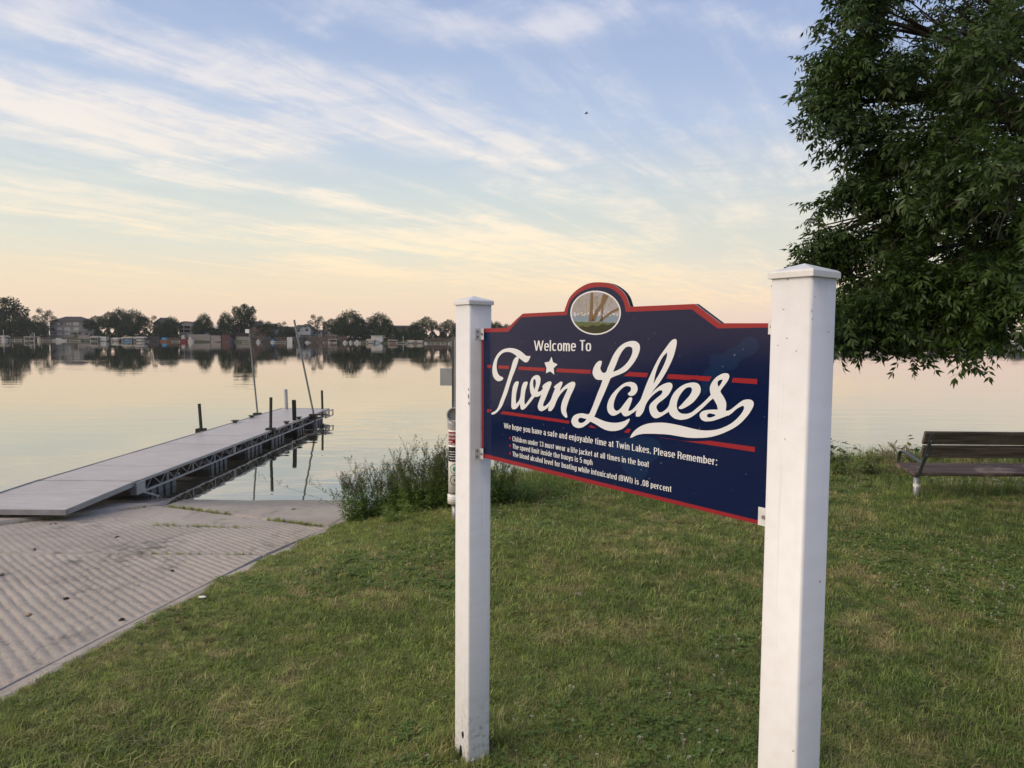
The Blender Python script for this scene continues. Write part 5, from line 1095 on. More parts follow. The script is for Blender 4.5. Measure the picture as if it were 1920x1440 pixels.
# ------------------------------------------------------------------ shore weeds
def weed(name, c, n, h, rad, seed, label, cat='weeds', seeds='seed', lean=.35, leafL=.092, bushy=1.0, group=None, wide=.17, side=0.0):
    r = np.random.default_rng(seed); root = empty(name, (c[0], c[1], float(lawn_z(c[0], c[1]))), label=label, cat=cat, group=group)
    lv, stm, sdh = NB(), NB(), NB(); o = np.array([c[0], c[1], float(lawn_z(c[0], c[1]))])
    for k in range(n):
        a = r.uniform(0, 6.283); rr = rad * math.sqrt(r.uniform()); b = np.array([rr * math.cos(a) * 1.3, rr * math.sin(a) * .8, -.03]); H = h * r.uniform(.6, 1.05) * (1 - .35 * (rr / rad) ** 2)
        ld = np.array([math.cos(a) + side, math.sin(a) * .6, 0]) * lean * r.uniform(.2, 1.1) * H
        P_ = lambda t: b + np.array([0, 0, H * t]) + ld * t ** 1.7 + .012 * np.array([math.sin(t * 6 + k), math.cos(t * 5 + k), 0])
        for j in range(5): V, Fc = strip(P_(j / 5), P_((j + 1) / 5), .0032 * (1 - j * .14)); stm.add(V, Fc)
        nl = int(62 * bushy * H / .8)
        for j in range(nl):
            t = r.uniform(.05, .88); R = rotm(r.uniform(0, 6.283), r.uniform(-.2, .9), r.uniform(-.4, .4)); L_ = leafL * r.uniform(.6, 1.2) * (1.15 - .7 * t); lv.add(leaflet(L_, L_ * wide * 1.6, L_ * .25) @ R.T + P_(t), LF)
        if seeds:
            for j in range(7):
                t0 = r.uniform(.74, 1.0); q0 = P_(t0); th = r.uniform(0, 6.283); e = q0 + np.array([math.cos(th) * .05, math.sin(th) * .05, r.uniform(.05, .12)]) * (1.3 - t0 * .3)
                V, Fc = strip(q0, e, .0016); stm.add(V, Fc)
                for i in range(9):
                    t = r.uniform(.25, 1.05); q = q0 * (1 - t) + e * t + r.normal(0, .007, 3); v = r.normal(size=3); v /= np.linalg.norm(v); w_ = np.cross(v, [.3, .5, .8]); s = r.uniform(.004, .009)
                    sdh.add(np.array([q - w_ * s, q + w_ * s, q + v * s * 1.6, q - v * s]), np.array([[0, 1, 2], [0, 1, 3]]))
    V, Fc = stm.arr(); link('stems', np_mesh('stems', V, Fc), 'weed_leaf', root)
    V, Fc = lv.arr(); link('leaves', np_mesh('leaves', V, Fc), 'weed_leaf', root)
    if seeds: V, Fc = sdh.arr(); link('seed_heads', np_mesh('seed_heads', V, Fc), seeds, root)
    return root
def gp(px, py):                                        # pixel on the lawn surface
    Y = 9.0
    for _ in range(30):
        q = at_y(px, py, Y); z = float(lawn_z(q[0], Y)); d = ray(px, py); t = (z - EYE) / d[2]; Y = .5 * Y + .5 * float((EYEP + d * t)[1])
    return at_y(px, py, Y)
q = gp(705, 957); print('weed base', q, 'bank', float(bank_y(q[0])))
weed('weed_clump', gp(700, 972), 75, .80, .30, 1, 'bushy weed clump with brown seed heads nearest the boat ramp', seeds='seed', side=-.15)
weed('weed_clump', gp(678, 974), 8, .70, .10, 12, 'sparse weed stalks leaning left over the concrete ramp edge', lean=1.3, side=-1.1, bushy=.6)
weed('dock_weed', gp(697, 974), 5, .72, .14, 13, 'rust red dock seed spikes standing inside the weed clump by the ramp', seeds='rust_seed', bushy=.4, lean=.25)
weed('weed_clump', gp(758, 960), 60, .74, .26, 2, 'low weed clump between the ramp side clump and the tall purple topped one')
weed('weed_clump', gp(806, 956), 110, .93, .30, 3, 'tallest purplish topped weed clump just left of the left sign post')
weed('weed_clump', gp(850, 950), 60, .86, .22, 14, 'tall weed clump directly behind the recycling tube')
weed('weed_clump', gp(905, 947), 60, .78, .26, 4, 'leafy dark weed clump seen under the lower left corner of the sign')
weed('weed_clump', gp(960, 942), 46, .58, .26, 5, 'lower leafy weed clump under the sign, second right of the left post', seeds=None)
weed('grass_clump', gp(1010, 932), 40, .42, .26, 6, 'pale grassy clump under the middle of the sign at the shore', seeds=None, cat='grass clump', leafL=.11, wide=.08)
weed('grass_clump', gp(1065, 915), 30, .32, .25, 7, 'short grassy clump under the sign, rightmost at the shore', seeds=None, cat='grass clump', leafL=.10, wide=.08)
# long arching blades in front of the weeds
weed('sedge_tuft', gp(748, 980), 26, .34, .10, 8, 'arching bright green sedge tuft in front of the weed clumps', seeds=None, cat='sedge', leafL=.20, wide=.06, lean=.9, bushy=.4)
weed('broadleaf_patch', gp(918, 957), 30, .12, .22, 9, 'bright yellow green broadleaf patch at the foot of the left sign post weeds', seeds=None, cat='weeds', leafL=.10, wide=.35, bushy=1.6)
# saplings right of the right post
def sapling(c, H, n, seed, label):
    r = np.random.default_rng(seed); z0 = float(lawn_z(c[0], c[1])); root = empty('sapling', (c[0], c[1], z0), label=label, cat='sapling'); stm, lv = NB(), NB()
    for k in range(n):
        a = r.uniform(0, 6.283); b = np.array([.06 * math.cos(a), .06 * math.sin(a), -.02]); h_ = H * r.uniform(.55, 1.0); ld = np.array([math.cos(a), math.sin(a), 0]) * r.uniform(.1, .45) * h_
        P_ = lambda t: b + [0, 0, h_ * t] + ld * t ** 1.4
        for j in range(5): V, Fc = strip(P_(j / 5), P_((j + 1) / 5), .004 * (1 - j * .15)); stm.add(V, Fc)
        for j in range(15):
            t = .12 + .88 * j / 14; R = rotm(r.uniform(0, 6.283), r.uniform(-.5, .6), r.uniform(-.5, .5)); L_ = r.uniform(.06, .11); lv.add(leaflet(L_, L_ * .62, L_ * .15) @ R.T + P_(t) + (R @ [0, .012, 0]), LF)
    V, Fc = stm.arr(); link('stems', np_mesh('stems', V, Fc), 'bark', root); V, Fc = lv.arr(); link('leaves', np_mesh('leaves', V, Fc), 'broad_leaf', root)
sapling(gp(1572, 893), .62, 9, 1, 'leafy young sapling at the bank beside the right sign post'); sapling(gp(1622, 892), .42, 6, 2, 'small round leaved sapling left of the bench'); sapling(gp(1712, 890), .62, 5, 3, 'young sapling behind the end of the bench seat')
def reeds(c, w_, n, H, seed, label, plume=True, m='reed'):
    r = np.random.default_rng(seed); z0 = float(lawn_z(c[0], c[1])); root = empty('reed_clump', (c[0], c[1], z0), label=label, cat='reeds'); stm, pl_ = NB(), NB()
    for k in range(n):
        b = np.array([r.uniform(-w_, w_), r.normal(0, .12), -.05]); h_ = H * r.uniform(.6, 1.05); ld = np.array([r.normal(0, .16), r.normal(0, .1), 0]) * h_; P_ = lambda t: b + [0, 0, h_ * t] + ld * t ** 2
        for j in range(4): V, Fc = strip(P_(j / 4), P_((j + 1) / 4), .0022 * (1 - j * .15)); stm.add(V, Fc)
        if plume and r.uniform() < .6:
            e = P_(1.0); dr = np.array([r.choice([-1, 1]) * .10, 0, -.02])
            for i in range(34):
                t = r.uniform(); q = P_(.82 + .18 * t) + dr * t * .6 + r.normal(0, .006, 3) * (1.4 - t); v = dr + r.normal(0, .05, 3); v = v / np.linalg.norm(v) * .028; s = np.cross(v, [0, 1, 0]) * .12
                pl_.add(np.array([q - s, q + s, q + v]), np.array([[0, 1, 2]]))
        else:
            R = rotm(r.uniform(0, 6.28), .7, 0); pl_.add(leaflet(.16, .012, .06) @ R.T + P_(.5), LF)
    V, Fc = stm.arr(); link('stems', np_mesh('stems', V, Fc), m, root); V, Fc = pl_.arr(); link('plumes', np_mesh('plumes', V, Fc), m, root)
reeds(gp(1655, 893), .22, 26, .46, 1, 'dry feathery reed plumes between the saplings and the bench'); reeds(gp(1690, 892), .20, 30, .56, 2, 'dry reed plumes rising behind the bench armrest'); reeds(gp(1800, 893), .55, 80, .42, 3, 'thin dry reed stalks seen through the gap of the bench back', False); reeds(gp(1885, 893), .45, 60, .40, 4, 'thin dry reed stalks at the right picture edge behind the bench', False)

# ------------------------------------------------------------------ small things on ramp and lawn
def pebble(name, c, s, m, seed, label, cat):
    bm = bmesh.new(); bmesh.ops.create_icosphere(bm, subdivisions=2, radius=1); r = random.Random(seed)
    for v in bm.verts:
        k = 1 + .22 * mnoise.noise(v.co * 1.6 + Vector((seed, 0, 0))); v.co = Vector((v.co.x * s[0] * k, v.co.y * s[1] * k, v.co.z * s[2] * k))
    me = bpy.data.meshes.new(name); bm.to_mesh(me); bm.free(); me.polygons.foreach_set('use_smooth', [seed % 2 == 0] * len(me.polygons))
    o = link(name, me, m, None, label=label, cat=cat); o.location = tuple(c); o.rotation_euler = (0, 0, seed); return o
def rp(px, py, dz=.0): q = ramp_pt(px, py); return (q[0], q[1], q[2] + dz)
pebble('stone', rp(53, 1153, .004), (.024, .017, .012), 'tan_stone', 1, 'small tan pebble in a groove of the near ramp slab', 'pebble')
pebble('stone', rp(64, 1030, .004), (.03, .02, .014), 'stone', 2, 'grey pebble beside the long joint of the boat ramp', 'pebble')
pebble('stone', rp(3, 1078, .006), (.02, .016, .012), 'stone', 4, 'pale pebble on the ramp at the left picture edge', 'pebble')
for k, (a, b, s) in enumerate(((228, 1162, .030), (124, 1122, .022), (104, 982, .03), (219, 1007, .03), (323, 1070, .018), (46, 970, .028), (550, 955, .045), (95, 983, .02))):
    nms = ['on the near slab close to the lawn edge', 'on the near slab right of the tan pebble', 'below the end of the gangway', 'in the middle of the ramp', 'near the lawn edge below the long joint', 'at the foot of the gangway on the left', 'on the smooth slab near the water', 'beside the clump below the gangway end']
    o = pebble('leaf_litter', rp(a, b, .0), (s, s * .6, .011), 'litter', 11 + 2 * k, 'small dark clump of leaf litter ' + nms[k], 'leaf litter')
q = gp(1084, 1120); pebble('stone', (q[0], q[1], q[2] + .012), (.06, .035, .03), 'stone', 6, 'larger half buried grey stone in the lawn between the sign posts', 'stone')
q = gp(1029, 1125); pebble('stone', (q[0], q[1], q[2] + .008), (.045, .03, .026), 'stone', 8, 'smaller half buried grey stone in the lawn between the sign posts', 'stone')
q = gp(380, 1126); pebble('paper_scrap', (q[0], q[1], q[2] + .03), (.035, .02, .006), 'pvc', 3, 'pale crumpled paper scrap on the grass right of the ramp', 'litter')
# bird
b_ = at_y(1099.5, 212.5, 60); bird = empty('flying_bird', tuple(b_), label='tiny dark bird flying high above the sign', cat='bird')
mb = MB(); mb.tube([(-.16, 0, 0), (-.08, 0, .0), (.02, 0, 0), (.12, 0, .01), (.17, 0, .01)], [.01, .035, .045, .03, .006], 8); mb.build('body', 'bird', bird, True)
for s_ in (-1, 1):
    mb = MB(); mb.add([(.06, 0, .02), (-.04, 0, .02), (-.05, s_ * .17, .07), (-.10, s_ * .34, .02), (-.03, s_ * .30, .03), (.07, s_ * .16, .075)], [(0, 1, 2, 5), (5, 2, 3, 4)]); mb.v += [(a, b, c - .008) for a, b, c in mb.v]; mb.f += [(9 + 2, 8, 7, 6), (10, 9, 8, 11)][1:]; mb.mi += [0]; mb.build('wing', 'bird', bird)

# ------------------------------------------------------------------ far shore
def shore_y(X): return 404 + 116 * float(sst(np.array(X), 130, 200))
def far_z(X, Y):
    d = Y - shore_y(X); return float(np.interp(d, [-4, 0, .6, 3, 14, 40, 400], [-1.2, .0, .7, 1.3, 2.3, 3.1, 3.3]))
xs_ = np.linspace(-800, 800, 400); ds_ = [-4, 0, .6, 1.6, 3, 6, 10, 14, 25, 40, 120, 380]
V = np.array([[(x, shore_y(x) + d + .8 * math.sin(x * .21), far_z(x, shore_y(x) + d) + (.12 * math.sin(x * .7) if d > 2 else 0)) for x in xs_] for d in ds_])
link('far_shore_ground', np_mesh('far_shore', V.reshape(-1, 3), grid_faces(len(ds_), len(xs_)), True), 'far_land', kind='structure', label='low land along the far side of the lake')
def FX(px, Y): return float(at_y(px, 637, Y)[0])
def FZ(px, py, Y): return float(at_y(px, py, Y)[2])
# tree prototypes, unit height 1
def far_tree_proto(seed, lobes, nleaf, fs):
    r = np.random.default_rng(seed); V = []; ls = []
    for (x, z, rx, rz) in lobes:
        for k in range(int(nleaf * rx * rz * 26)):
            v = r.normal(size=3); v /= np.linalg.norm(v); q = np.array([x, 0, z]) + v * (r.uniform(.05, 1) ** .38) * np.array([rx, rx * .85, rz]) * r.uniform(.85, 1.13)
            n1_ = r.normal(size=3); n1_ /= np.linalg.norm(n1_); n2_ = np.cross(n1_, r.normal(size=3)); n2_ /= np.linalg.norm(n2_); f = fs * r.uniform(.5, 1.3)
            V.append([q - n1_ * f, q - n2_ * f * .7, q + n1_ * f * .9, q + n2_ * f * .8])
    V = np.array(V).reshape(-1, 3); me = np_mesh('crown', V, np.arange(len(V)).reshape(-1, 4))
    tb = MB(); tb.tube([(0, 0, -.06), (.004, 0, .14), (-.006, 0, .34), (.0, 0, .7)], [.024, .018, .014, .004], 6, cap=False)
    for (x, z, rx, rz) in lobes:
        tb.tube([(0, 0, max(.12, z - rz * .8 - .12)), (x * .55, 0, z - rz * .45), (x, 0, z + rz * .2)], [.011, .008, .003], 4, cap=False)
    tm_ = tb.mesh('trunk'); tm_.materials.append(M['far_bark']); me.materials.append(M['far_leaf']); return me, tm_
protos = {
    'round': far_tree_proto(1, [(0, .62, .30, .36), (-.22, .50, .20, .24), (.24, .52, .20, .26), (.02, .34, .26, .16)], 900, .020),
    'tall': far_tree_proto(2, [(0, .76, .19, .24), (-.16, .58, .17, .20), (.17, .60, .16, .22), (.0, .42, .24, .22), (-.1, .9, .08, .08), (.22, .34, .14, .14), (-.24, .36, .13, .14)], 850, .019),
    'spread': far_tree_proto(3, [(-.38, .62, .26, .20), (.0, .74, .34, .22), (.40, .60, .26, .20), (-.12, .50, .24, .16), (.22, .48, .22, .14), (-.55, .50, .13, .11), (.58, .48, .13, .11)], 620, .022),
    'airy': far_tree_proto(4, [(-.12, .78, .14, .13), (.15, .84, .12, .12), (.26, .62, .14, .12), (-.28, .60, .14, .12), (.0, .62, .16, .14), (.05, .42, .20, .13)], 620, .017),
    'fan': far_tree_proto(5, [(0, .72, .22, .26), (-.24, .80, .13, .14), (.24, .80, .14, .15), (-.16, .56, .20, .20), (.18, .56, .20, .20), (.0, .95, .10, .06), (0, .36, .16, .2)], 900, .019),
    'bush': far_tree_proto(6, [(0, .45, .42, .45), (-.4, .32, .26, .32), (.42, .34, .26, .34)], 420, .04)}
wid0 = {'round': .44, 'tall': .36, 'spread': .68, 'airy': .40, 'fan': .40, 'bush': .66}
def far_tree(px, top, hw, d, kind, label, yaw=None, group='trees on the far shore'):
    Y = shore_y((px - 960) / F * 410) + d; x = FX(px, Y); z = far_z(x, Y) - .2; H = FZ(px, top, Y) - z
    root = empty('shore_tree' if kind != 'bush' else 'shore_shrub', (x, Y, z), (0, 0, (px * 1.7) % .6 - .3 + (math.pi if int(px) % 2 else 0)), label=label, cat='tree' if kind != 'bush' else 'shrub', group=group)
    k = 1.08 * hw * Y / F / wid0[kind]; root.scale = (k, k, H)
    cm, tm_ = protos[kind]
    for nm, me in (('crown', cm), ('trunk', tm_)):
        o = bpy.data.objects.new(nm, me); COL.objects.link(o); o.parent = root
for a in [
    (20, 556, 34, 16, 'tall', 'tallest far tree, at the left picture edge'), (-14, 566, 26, 20, 'tall', 'tall far tree cut by the left picture edge'), (44, 590, 24, 12, 'round', 'rounded far tree right of the tallest left edge tree'),
    (70, 600, 24, 14, 'round', 'low dark far tree between the tallest tree and the three storey house'), (85, 575, 20, 15, 'airy', 'wispy topped far tree just left of the three storey house'), (10, 600, 30, 10, 'round', 'low dark far tree under the tallest tree at the left edge'),
    (182, 590, 24, 12, 'spread', 'spreading far tree just right of the three storey house'), (206, 582, 20, 16, 'spread', 'flat crowned far tree second right of the three storey house'), (226, 576, 22, 22, 'round', 'highest crown of the tree group right of the three storey house'),
    (252, 578, 24, 14, 'round', 'broad dark far tree in the middle of the left tree group'), (282, 589, 17, 16, 'airy', 'gappy far tree at the right end of the left tree group'), (240, 602, 26, 9, 'round', 'low front crown in the left tree group'),
    (322, 592, 19, 12, 'round', 'round far tree left of the arched roof house'), (306, 603, 13, 10, 'round', 'small far tree against the roof left of the arched roof house'), (383, 586, 19, 12, 'round', 'round crowned lone far tree right of the arched roof house'), (372, 604, 14, 10, 'round', 'small far tree leaning on the lone round one'),
    (424, 583, 17, 14, 'round', 'oval far tree left of the fan shaped one'), (459, 570, 23, 16, 'fan', 'tall fan shaped far tree above the first long dock pole'), (497, 598, 19, 12, 'airy', 'loose low far tree right of the fan shaped tree'), (528, 601, 15, 12, 'airy', 'small loose far tree left of the second long dock pole'), (543, 614, 12, 11, 'round', 'low dark far tree beside the second long dock pole'),
    (595, 587, 17, 13, 'airy', 'upright far tree right of the blue gabled cottage'), (622, 595, 17, 16, 'spread', 'small spreading far tree between cottage and big tree group'), (657, 579, 30, 12, 'round', 'largest rounded far tree in the centre group'), (640, 600, 22, 8, 'round', 'low front tree in the centre group'), (684, 592, 18, 18, 'airy', 'gappy far tree between the two big centre crowns'),
    (712, 584, 25, 15, 'round', 'second big far tree of the centre group'), (727, 604, 18, 12, 'round', 'low right shoulder tree of the centre group'), (668, 608, 26, 9, 'round', 'lowest front crown in the centre group'),
    (778, 602, 14, 13, 'round', 'small tree at the left of the pair by the left sign post'), (800, 591, 21, 14, 'spread', 'spreading far tree of the pair left of the left sign post'), (786, 617, 16, 9, 'bush', 'dark low shrub under the spreading pair'), (842, 597, 20, 14, 'spread', 'dark far tree touching the left sign post'), (862, 606, 14, 14, 'round', 'far tree mostly hidden behind the left sign post'),
    (932, 601, 13, 14, 'round', 'far tree between left sign post and sign crest'), (950, 606, 12, 14, 'round', 'far tree crown peeking over the sign shoulder'), (918, 598, 10, 14, 'round', 'far tree touching the right edge of the left sign post'),
    (980, 610, 22, 15, 'round', 'far tree hidden behind the sign panel edge'),
    (1590, 618, 26, 14, 'round', 'right shore tree just beside the right sign post'), (1640, 620, 30, 14, 'spread', 'right shore tree behind the lowest ash twigs'), (1700, 622, 26, 14, 'round', 'right shore tree under the middle of the ash'), (1755, 620, 22, 16, 'round', 'right shore tree left of the grey roofed house'), (1805, 622, 12, 16, 'round', 'small right shore tree left of the grey roofed house'),
    (1833, 622, 13, 22, 'round', 'right shore tree behind the grey roofed house'), (1880, 627, 17, 12, 'round', 'right shore tree left of the edge trees'), (1908, 620, 17, 14, 'round', 'tallest right shore tree by the picture edge'), (1935, 622, 20, 14, 'round', 'right shore tree cut by the picture edge'), (1862, 630, 14, 12, 'round', 'lowest right shore tree above the pale reflection strip')]:
    far_tree(*a)
woods = NB(); rw = np.random.default_rng(77)
pa_ = {k: (np.array([v.co[:] for v in m_[0].vertices]), np.array([p.vertices[:] for p in m_[0].polygons])) for k, m_ in protos.items()}
for px in list(np.arange(1000, 1570, 21)) + list(np.arange(-900, -30, 40)) + list(np.arange(1960, 3000, 42)):
    px = px + rw.uniform(-8, 8); Y = shore_y((px - 960) / F * 410) + rw.uniform(12, 24); x = FX(px, Y); z = far_z(x, Y) - .2; k_ = ['round', 'spread', 'tall', 'round', 'fan'][int(rw.integers(5))]; H = rw.uniform(9, 17) if not 1330 < px < 1600 else rw.uniform(6, 8.5); Wd = H * rw.uniform(.75, 1.05); V, Fc = pa_[k_]
    woods.add(V * np.array([Wd, Wd, H]) + np.array([x, Y, z]), Fc)
V, Fc = woods.arr(); link('shore_woods', np_mesh('shore_woods', V, Fc), 'far_leaf', kind='stuff', label='dark line of trees along the far shore hidden behind the sign', cat='woods')
# dark undergrowth along the far bank
for k, (a, b) in enumerate(((-10, 60), (60, 92), (164, 200), (200, 300), (300, 330), (470, 500), (505, 545), (620, 700), (700, 760), (760, 812), (812, 880), (1560, 1700), (1700, 1800), (1850, 1930))):
    for px in np.arange(a, b, 17): pass
hedge = NB(); r = np.random.default_rng(55)
for (a, b, top, d) in ((-20, 92, 612, 9), (165, 300, 615, 11), (300, 335, 618, 12), (388, 402, 622, 14), (400, 440, 614, 11), (500, 550, 622, 13), (636, 760, 614, 10), (752, 812, 618, 9), (812, 860, 622, 16), (905, 985, 618, 16), (985, 1560, 622, 12), (1550, 1800, 634, 12), (1850, 1960, 636, 12)):
    for k in range(int((b - a) * 22)):
        px = r.uniform(a, b); Y = shore_y((px - 960) / F * 410) + d + r.normal(0, 1.2); x = FX(px, Y); zg = far_z(x, Y); zt = FZ(px, top, Y) * (.8 + .2 * math.sin(px * .35)); z = zg + (zt - zg) * r.uniform(0, 1) ** .8
        n1_ = r.normal(size=3); n1_ /= np.linalg.norm(n1_); n2_ = np.cross(n1_, r.normal(size=3)); n2_ /= np.linalg.norm(n2_); f = r.uniform(.25, .6); q = np.array([x, Y, z])
        hedge.add(np.array([q - n1_ * f, q - n2_ * f, q + n1_ * f, q + n2_ * f]), np.array([[0, 1, 2, 3]]))
V, Fc = hedge.arr(); link('undergrowth', np_mesh('undergrowth', V, Fc), 'far_leaf', kind='stuff', label='dark undergrowth and hedges along the far bank', cat='undergrowth')
# houses
def house(px0, px1, ytop, yeave, ybase, d, wall, roof, style, wins, label, dep=9, over=.5, name='lake_house'):
    Y = shore_y((px0 - 960) / F * 410) + d; xc = FX((px0 + px1) / 2, Y); w = FX(px1, Y) - FX(px0, Y); zb = far_z(xc, Y) - .1; zt = FZ((px0 + px1) / 2, ytop, Y) - zb; ze = FZ((px0 + px1) / 2, yeave, Y) - zb
    root = empty(name, (xc, Y, zb), label=label, cat='house', group='houses on the far shore'); h = w / 2
    mb = MB()
    if style == 'gable': mb.prism([(-h, -.5), (h, -.5), (h, ze), (0, zt - .12), (-h, ze)], 0, dep)
    elif style == 'arch':
        top = [(h * math.cos(t), ze + (zt - ze) * math.sin(t)) for t in np.linspace(0, math.pi, 12)]; mb.prism([(-h, -.5), (h, -.5)] + top, 0, dep)
    else: mb.box(-h, h, 0, dep, -.5, ze)
    wl = mb.build('wall', wall, root)
    rb = MB(); o = over
    if style == 'gable':
        for s_ in (-1, 1):
            sl = (zt - ze) / h; rb.prism([(0, zt), (0, zt + .2), (s_ * (h + o), ze - o * sl + .2), (s_ * (h + o), ze - o * sl)], -o, dep + o)
    elif style == 'arch':
        t1 = [((h + o * .6) * math.cos(t), ze + (zt + .2 - ze) * math.sin(t)) for t in np.linspace(0, math.pi, 14)]; t2 = [((h + .01) * math.cos(t), ze + (zt + .01 - ze) * math.sin(t)) for t in np.linspace(math.pi, 0, 14)]
        rb.prism(t1 + t2, -o, dep + o)
    elif style == 'hip':
        q = min(h * .75, dep * .5); e = h + o; vs_ = [(-e, -o, ze), (e, -o, ze), (e, dep + o, ze), (-e, dep + o, ze), (-h + q, dep / 2, zt), (h - q, dep / 2, zt)]
        rb.add(vs_, [(0, 1, 5, 4), (1, 2, 5), (2, 3, 4, 5), (3, 0, 4), (3, 2, 1, 0)])
    else:
        e = h + o; rb.add([(-e, -o, ze), (e, -o, ze), (e, dep / 2, zt), (-e, dep / 2, zt), (-e, dep + o, ze), (e, dep + o, ze), (-e, -o, ze - .15), (e, -o, ze - .15)], [(0, 1, 2, 3), (3, 2, 5, 4), (0, 3, 4), (1, 5, 2), (6, 7, 1, 0), (6, 4, 5, 7)])
    rb.build('roof', roof, root)
    for wn in wins:
        a, b, y0_, y1_ = wn[:4]; m = wn[4] if len(wn) > 4 else 'glass'; kind = wn[5] if len(wn) > 5 else 'window'
        x0, x1 = FX(a, Y) - xc, FX(b, Y) - xc; z1, z0 = FZ(a, y0_, Y) - zb, FZ(a, y1_, Y) - zb
        if kind == 'window':
            f = MB(); f.box(x0, x1, -.06, .0, z0, z1); fo = f.build('window', 'wall_white' if m == 'glass_pale' else 'roof_dark', root)
            nn_ = max(1, int(round((x1 - x0) / 1.1)))
            for k in range(nn_):
                g_ = MB(); xa = x0 + (x1 - x0) * k / nn_ + .06; xb = x0 + (x1 - x0) * (k + 1) / nn_ - .06; g_.box(xa, xb, -.09, -.05, z0 + .08, z1 - .08); g_.build('pane', m, fo)
        elif kind == 'deck':
            f = MB(); f.box(x0, x1, -2.6, -.02, z0 - .2, z0); f.box(x0, x1, -2.6, -2.52, z1 - .08, z1)
            n = max(2, int((x1 - x0) / .5))
            for k in range(n + 1): x = x0 + (x1 - x0 - .06) * k / n; f.box(x, x + .06, -2.58, -2.54, z0, z1)
            for x in (x0 + .1, x1 - .25): f.box(x, x + .15, -2.5, -2.35, -.5, z0 - .2)
            f.build('deck', m, root)
        elif kind == 'block':
            f = MB(); f.box(x0, x1, -1.2, -.02, z0, z1); f.build('bay', m, root)
    return root
GL = 'glass_pale'
house(94, 161, 593, 603, 633, 17, 'wall_grey', 'roof_dark', 'hip', [(97, 104, 605, 609), (109, 113, 605, 609, GL), (115, 119, 605, 609), (126, 129, 605, 609, GL), (131, 134, 605, 609, GL), (138, 149, 604, 610, GL), (97, 102, 615, 620), (107, 117, 614, 619, GL), (121, 132, 614, 620, GL), (139, 149, 614, 619, GL), (107, 116, 623, 627, GL), (121, 132, 623, 627, GL), (140, 148, 623, 627), (96, 104, 618, 622, 'wall_white', 'deck'), (134, 152, 618, 622, 'wall_white', 'deck'), (93, 143, 627, 632, 'wall_white', 'deck')], 'large grey three storey house with a dark hipped roof and white balconies', 12)
house(152, 176, 618, 621, 634, 9, 'wall_grey', 'roof_grey', 'side', [(160, 165, 624, 628)], 'low grey outbuilding right of the three storey house')
house(288, 318, 596, 606, 628, 24, 'wall_grey', 'roof_grey', 'gable', [(298, 303, 609, 613), (308, 313, 616, 620)], 'grey gabled house half hidden by trees left of the arched roof house')
house(336, 362, 603, 610, 628, 18, 'wall_pale', 'roof_grey', 'arch', [(338, 344, 611, 616), (346, 357, 611, 616), (359, 366, 612, 616), (338, 344, 618, 623), (346, 357, 618, 623), (359, 366, 618, 622)], 'pale house with a rounded gable roof and dark porches')
house(362, 380, 612, 616, 629, 20, 'wall_white', 'roof_grey', 'side', [(366, 371, 619, 623)], 'white wing right of the rounded gable house')
house(391, 413, 611, 616, 629, 17, 'wall_brown', 'canopy_white', 'side', [(399, 404, 620, 624), (406, 410, 616, 621)], 'small brownish house with a pale flat roof')
house(434, 462, 606, 616, 631, 18, 'wall_brown', 'roof_brown', 'gable', [(441, 446, 618, 623), (450, 456, 618, 623)], 'brown gabled house behind the first long dock pole')
house(468, 484, 602, 607, 632, 19, 'wall_pale', 'roof_dark', 'side', [(471, 475, 608, 613), (479, 482, 608, 613)], 'tall narrow pale house right of the fan shaped tree')
house(476, 512, 606, 610, 634, 15, 'timber', 'roof_brown', 'side', [(480, 484, 613, 619), (487, 491, 613, 619), (494, 498, 613, 619), (478, 484, 626, 630), (487, 495, 626, 630), (476, 511, 616, 621, 'timber', 'deck')], 'dark timber lake house with a full width deck')
house(512, 530, 612, 616, 630, 17, 'wall_blue', 'roof_grey', 'side', [(516, 520, 618, 622, GL), (523, 527, 618, 622)], 'blue grey house left of the second long dock pole')
house(530, 552, 612, 615, 630, 22, 'wall_grey', 'roof_dark', 'side', [(536, 540, 618, 622)], 'dark low house behind the second long dock pole')
house(562, 583, 608, 616, 630, 15, 'wall_blue', 'roof_brown', 'gable', [(566, 570, 616, 621, GL), (573, 578, 616, 621), (570, 576, 611, 614), (563, 583, 623, 627, 'wall_white', 'deck')], 'pale blue gabled cottage with a white porch rail')
house(555, 566, 609, 616, 630, 19, 'wall_white', 'roof_brown', 'side', [(558, 562, 618, 622)], 'white wing left of the pale blue cottage')
house(584, 604, 618, 620, 630, 22, 'wall_white', 'roof_grey', 'side', [(588, 592, 622, 626), (597, 601, 622, 626)], 'low white house under the upright far tree')
house(604, 634, 617, 619, 631, 24, 'wall_pale', 'roof_grey', 'side', [(610, 614, 622, 626), (622, 627, 622, 626)], 'low pale house left of the big centre tree')
house(676, 693, 610, 615, 632, 20, 'wall_tan', 'roof_dark', 'side', [(680, 684, 620, 624)], 'tan house with a dark roof in the centre trees')
house(693, 706, 611, 618, 634, 15, 'wall_blue', 'roof_dark', 'gable', [(696, 700, 615, 618, GL), (696, 703, 625, 630), (694, 706, 621, 623, 'wall_white', 'block')], 'small dark roofed cottage with a white porch above the white boathouse')
house(738, 776, 610, 613, 633, 19, 'wall_grey', 'roof_dark', 'side', [(743, 748, 620, 624), (755, 759, 614, 618, GL), (764, 769, 622, 628)], 'long dark roofed house between the centre trees and the pair by the post')
house(755, 765, 612, 615, 634, 15, 'wall_brown', 'roof_brown', 'gable', [(758, 762, 623, 628)], 'small brown gabled front of the long dark roofed house')
house(824, 836, 619, 621, 635, 20, 'wall_tan', 'roof_grey', 'side', [], 'tan house seen between trunks left of the left sign post')
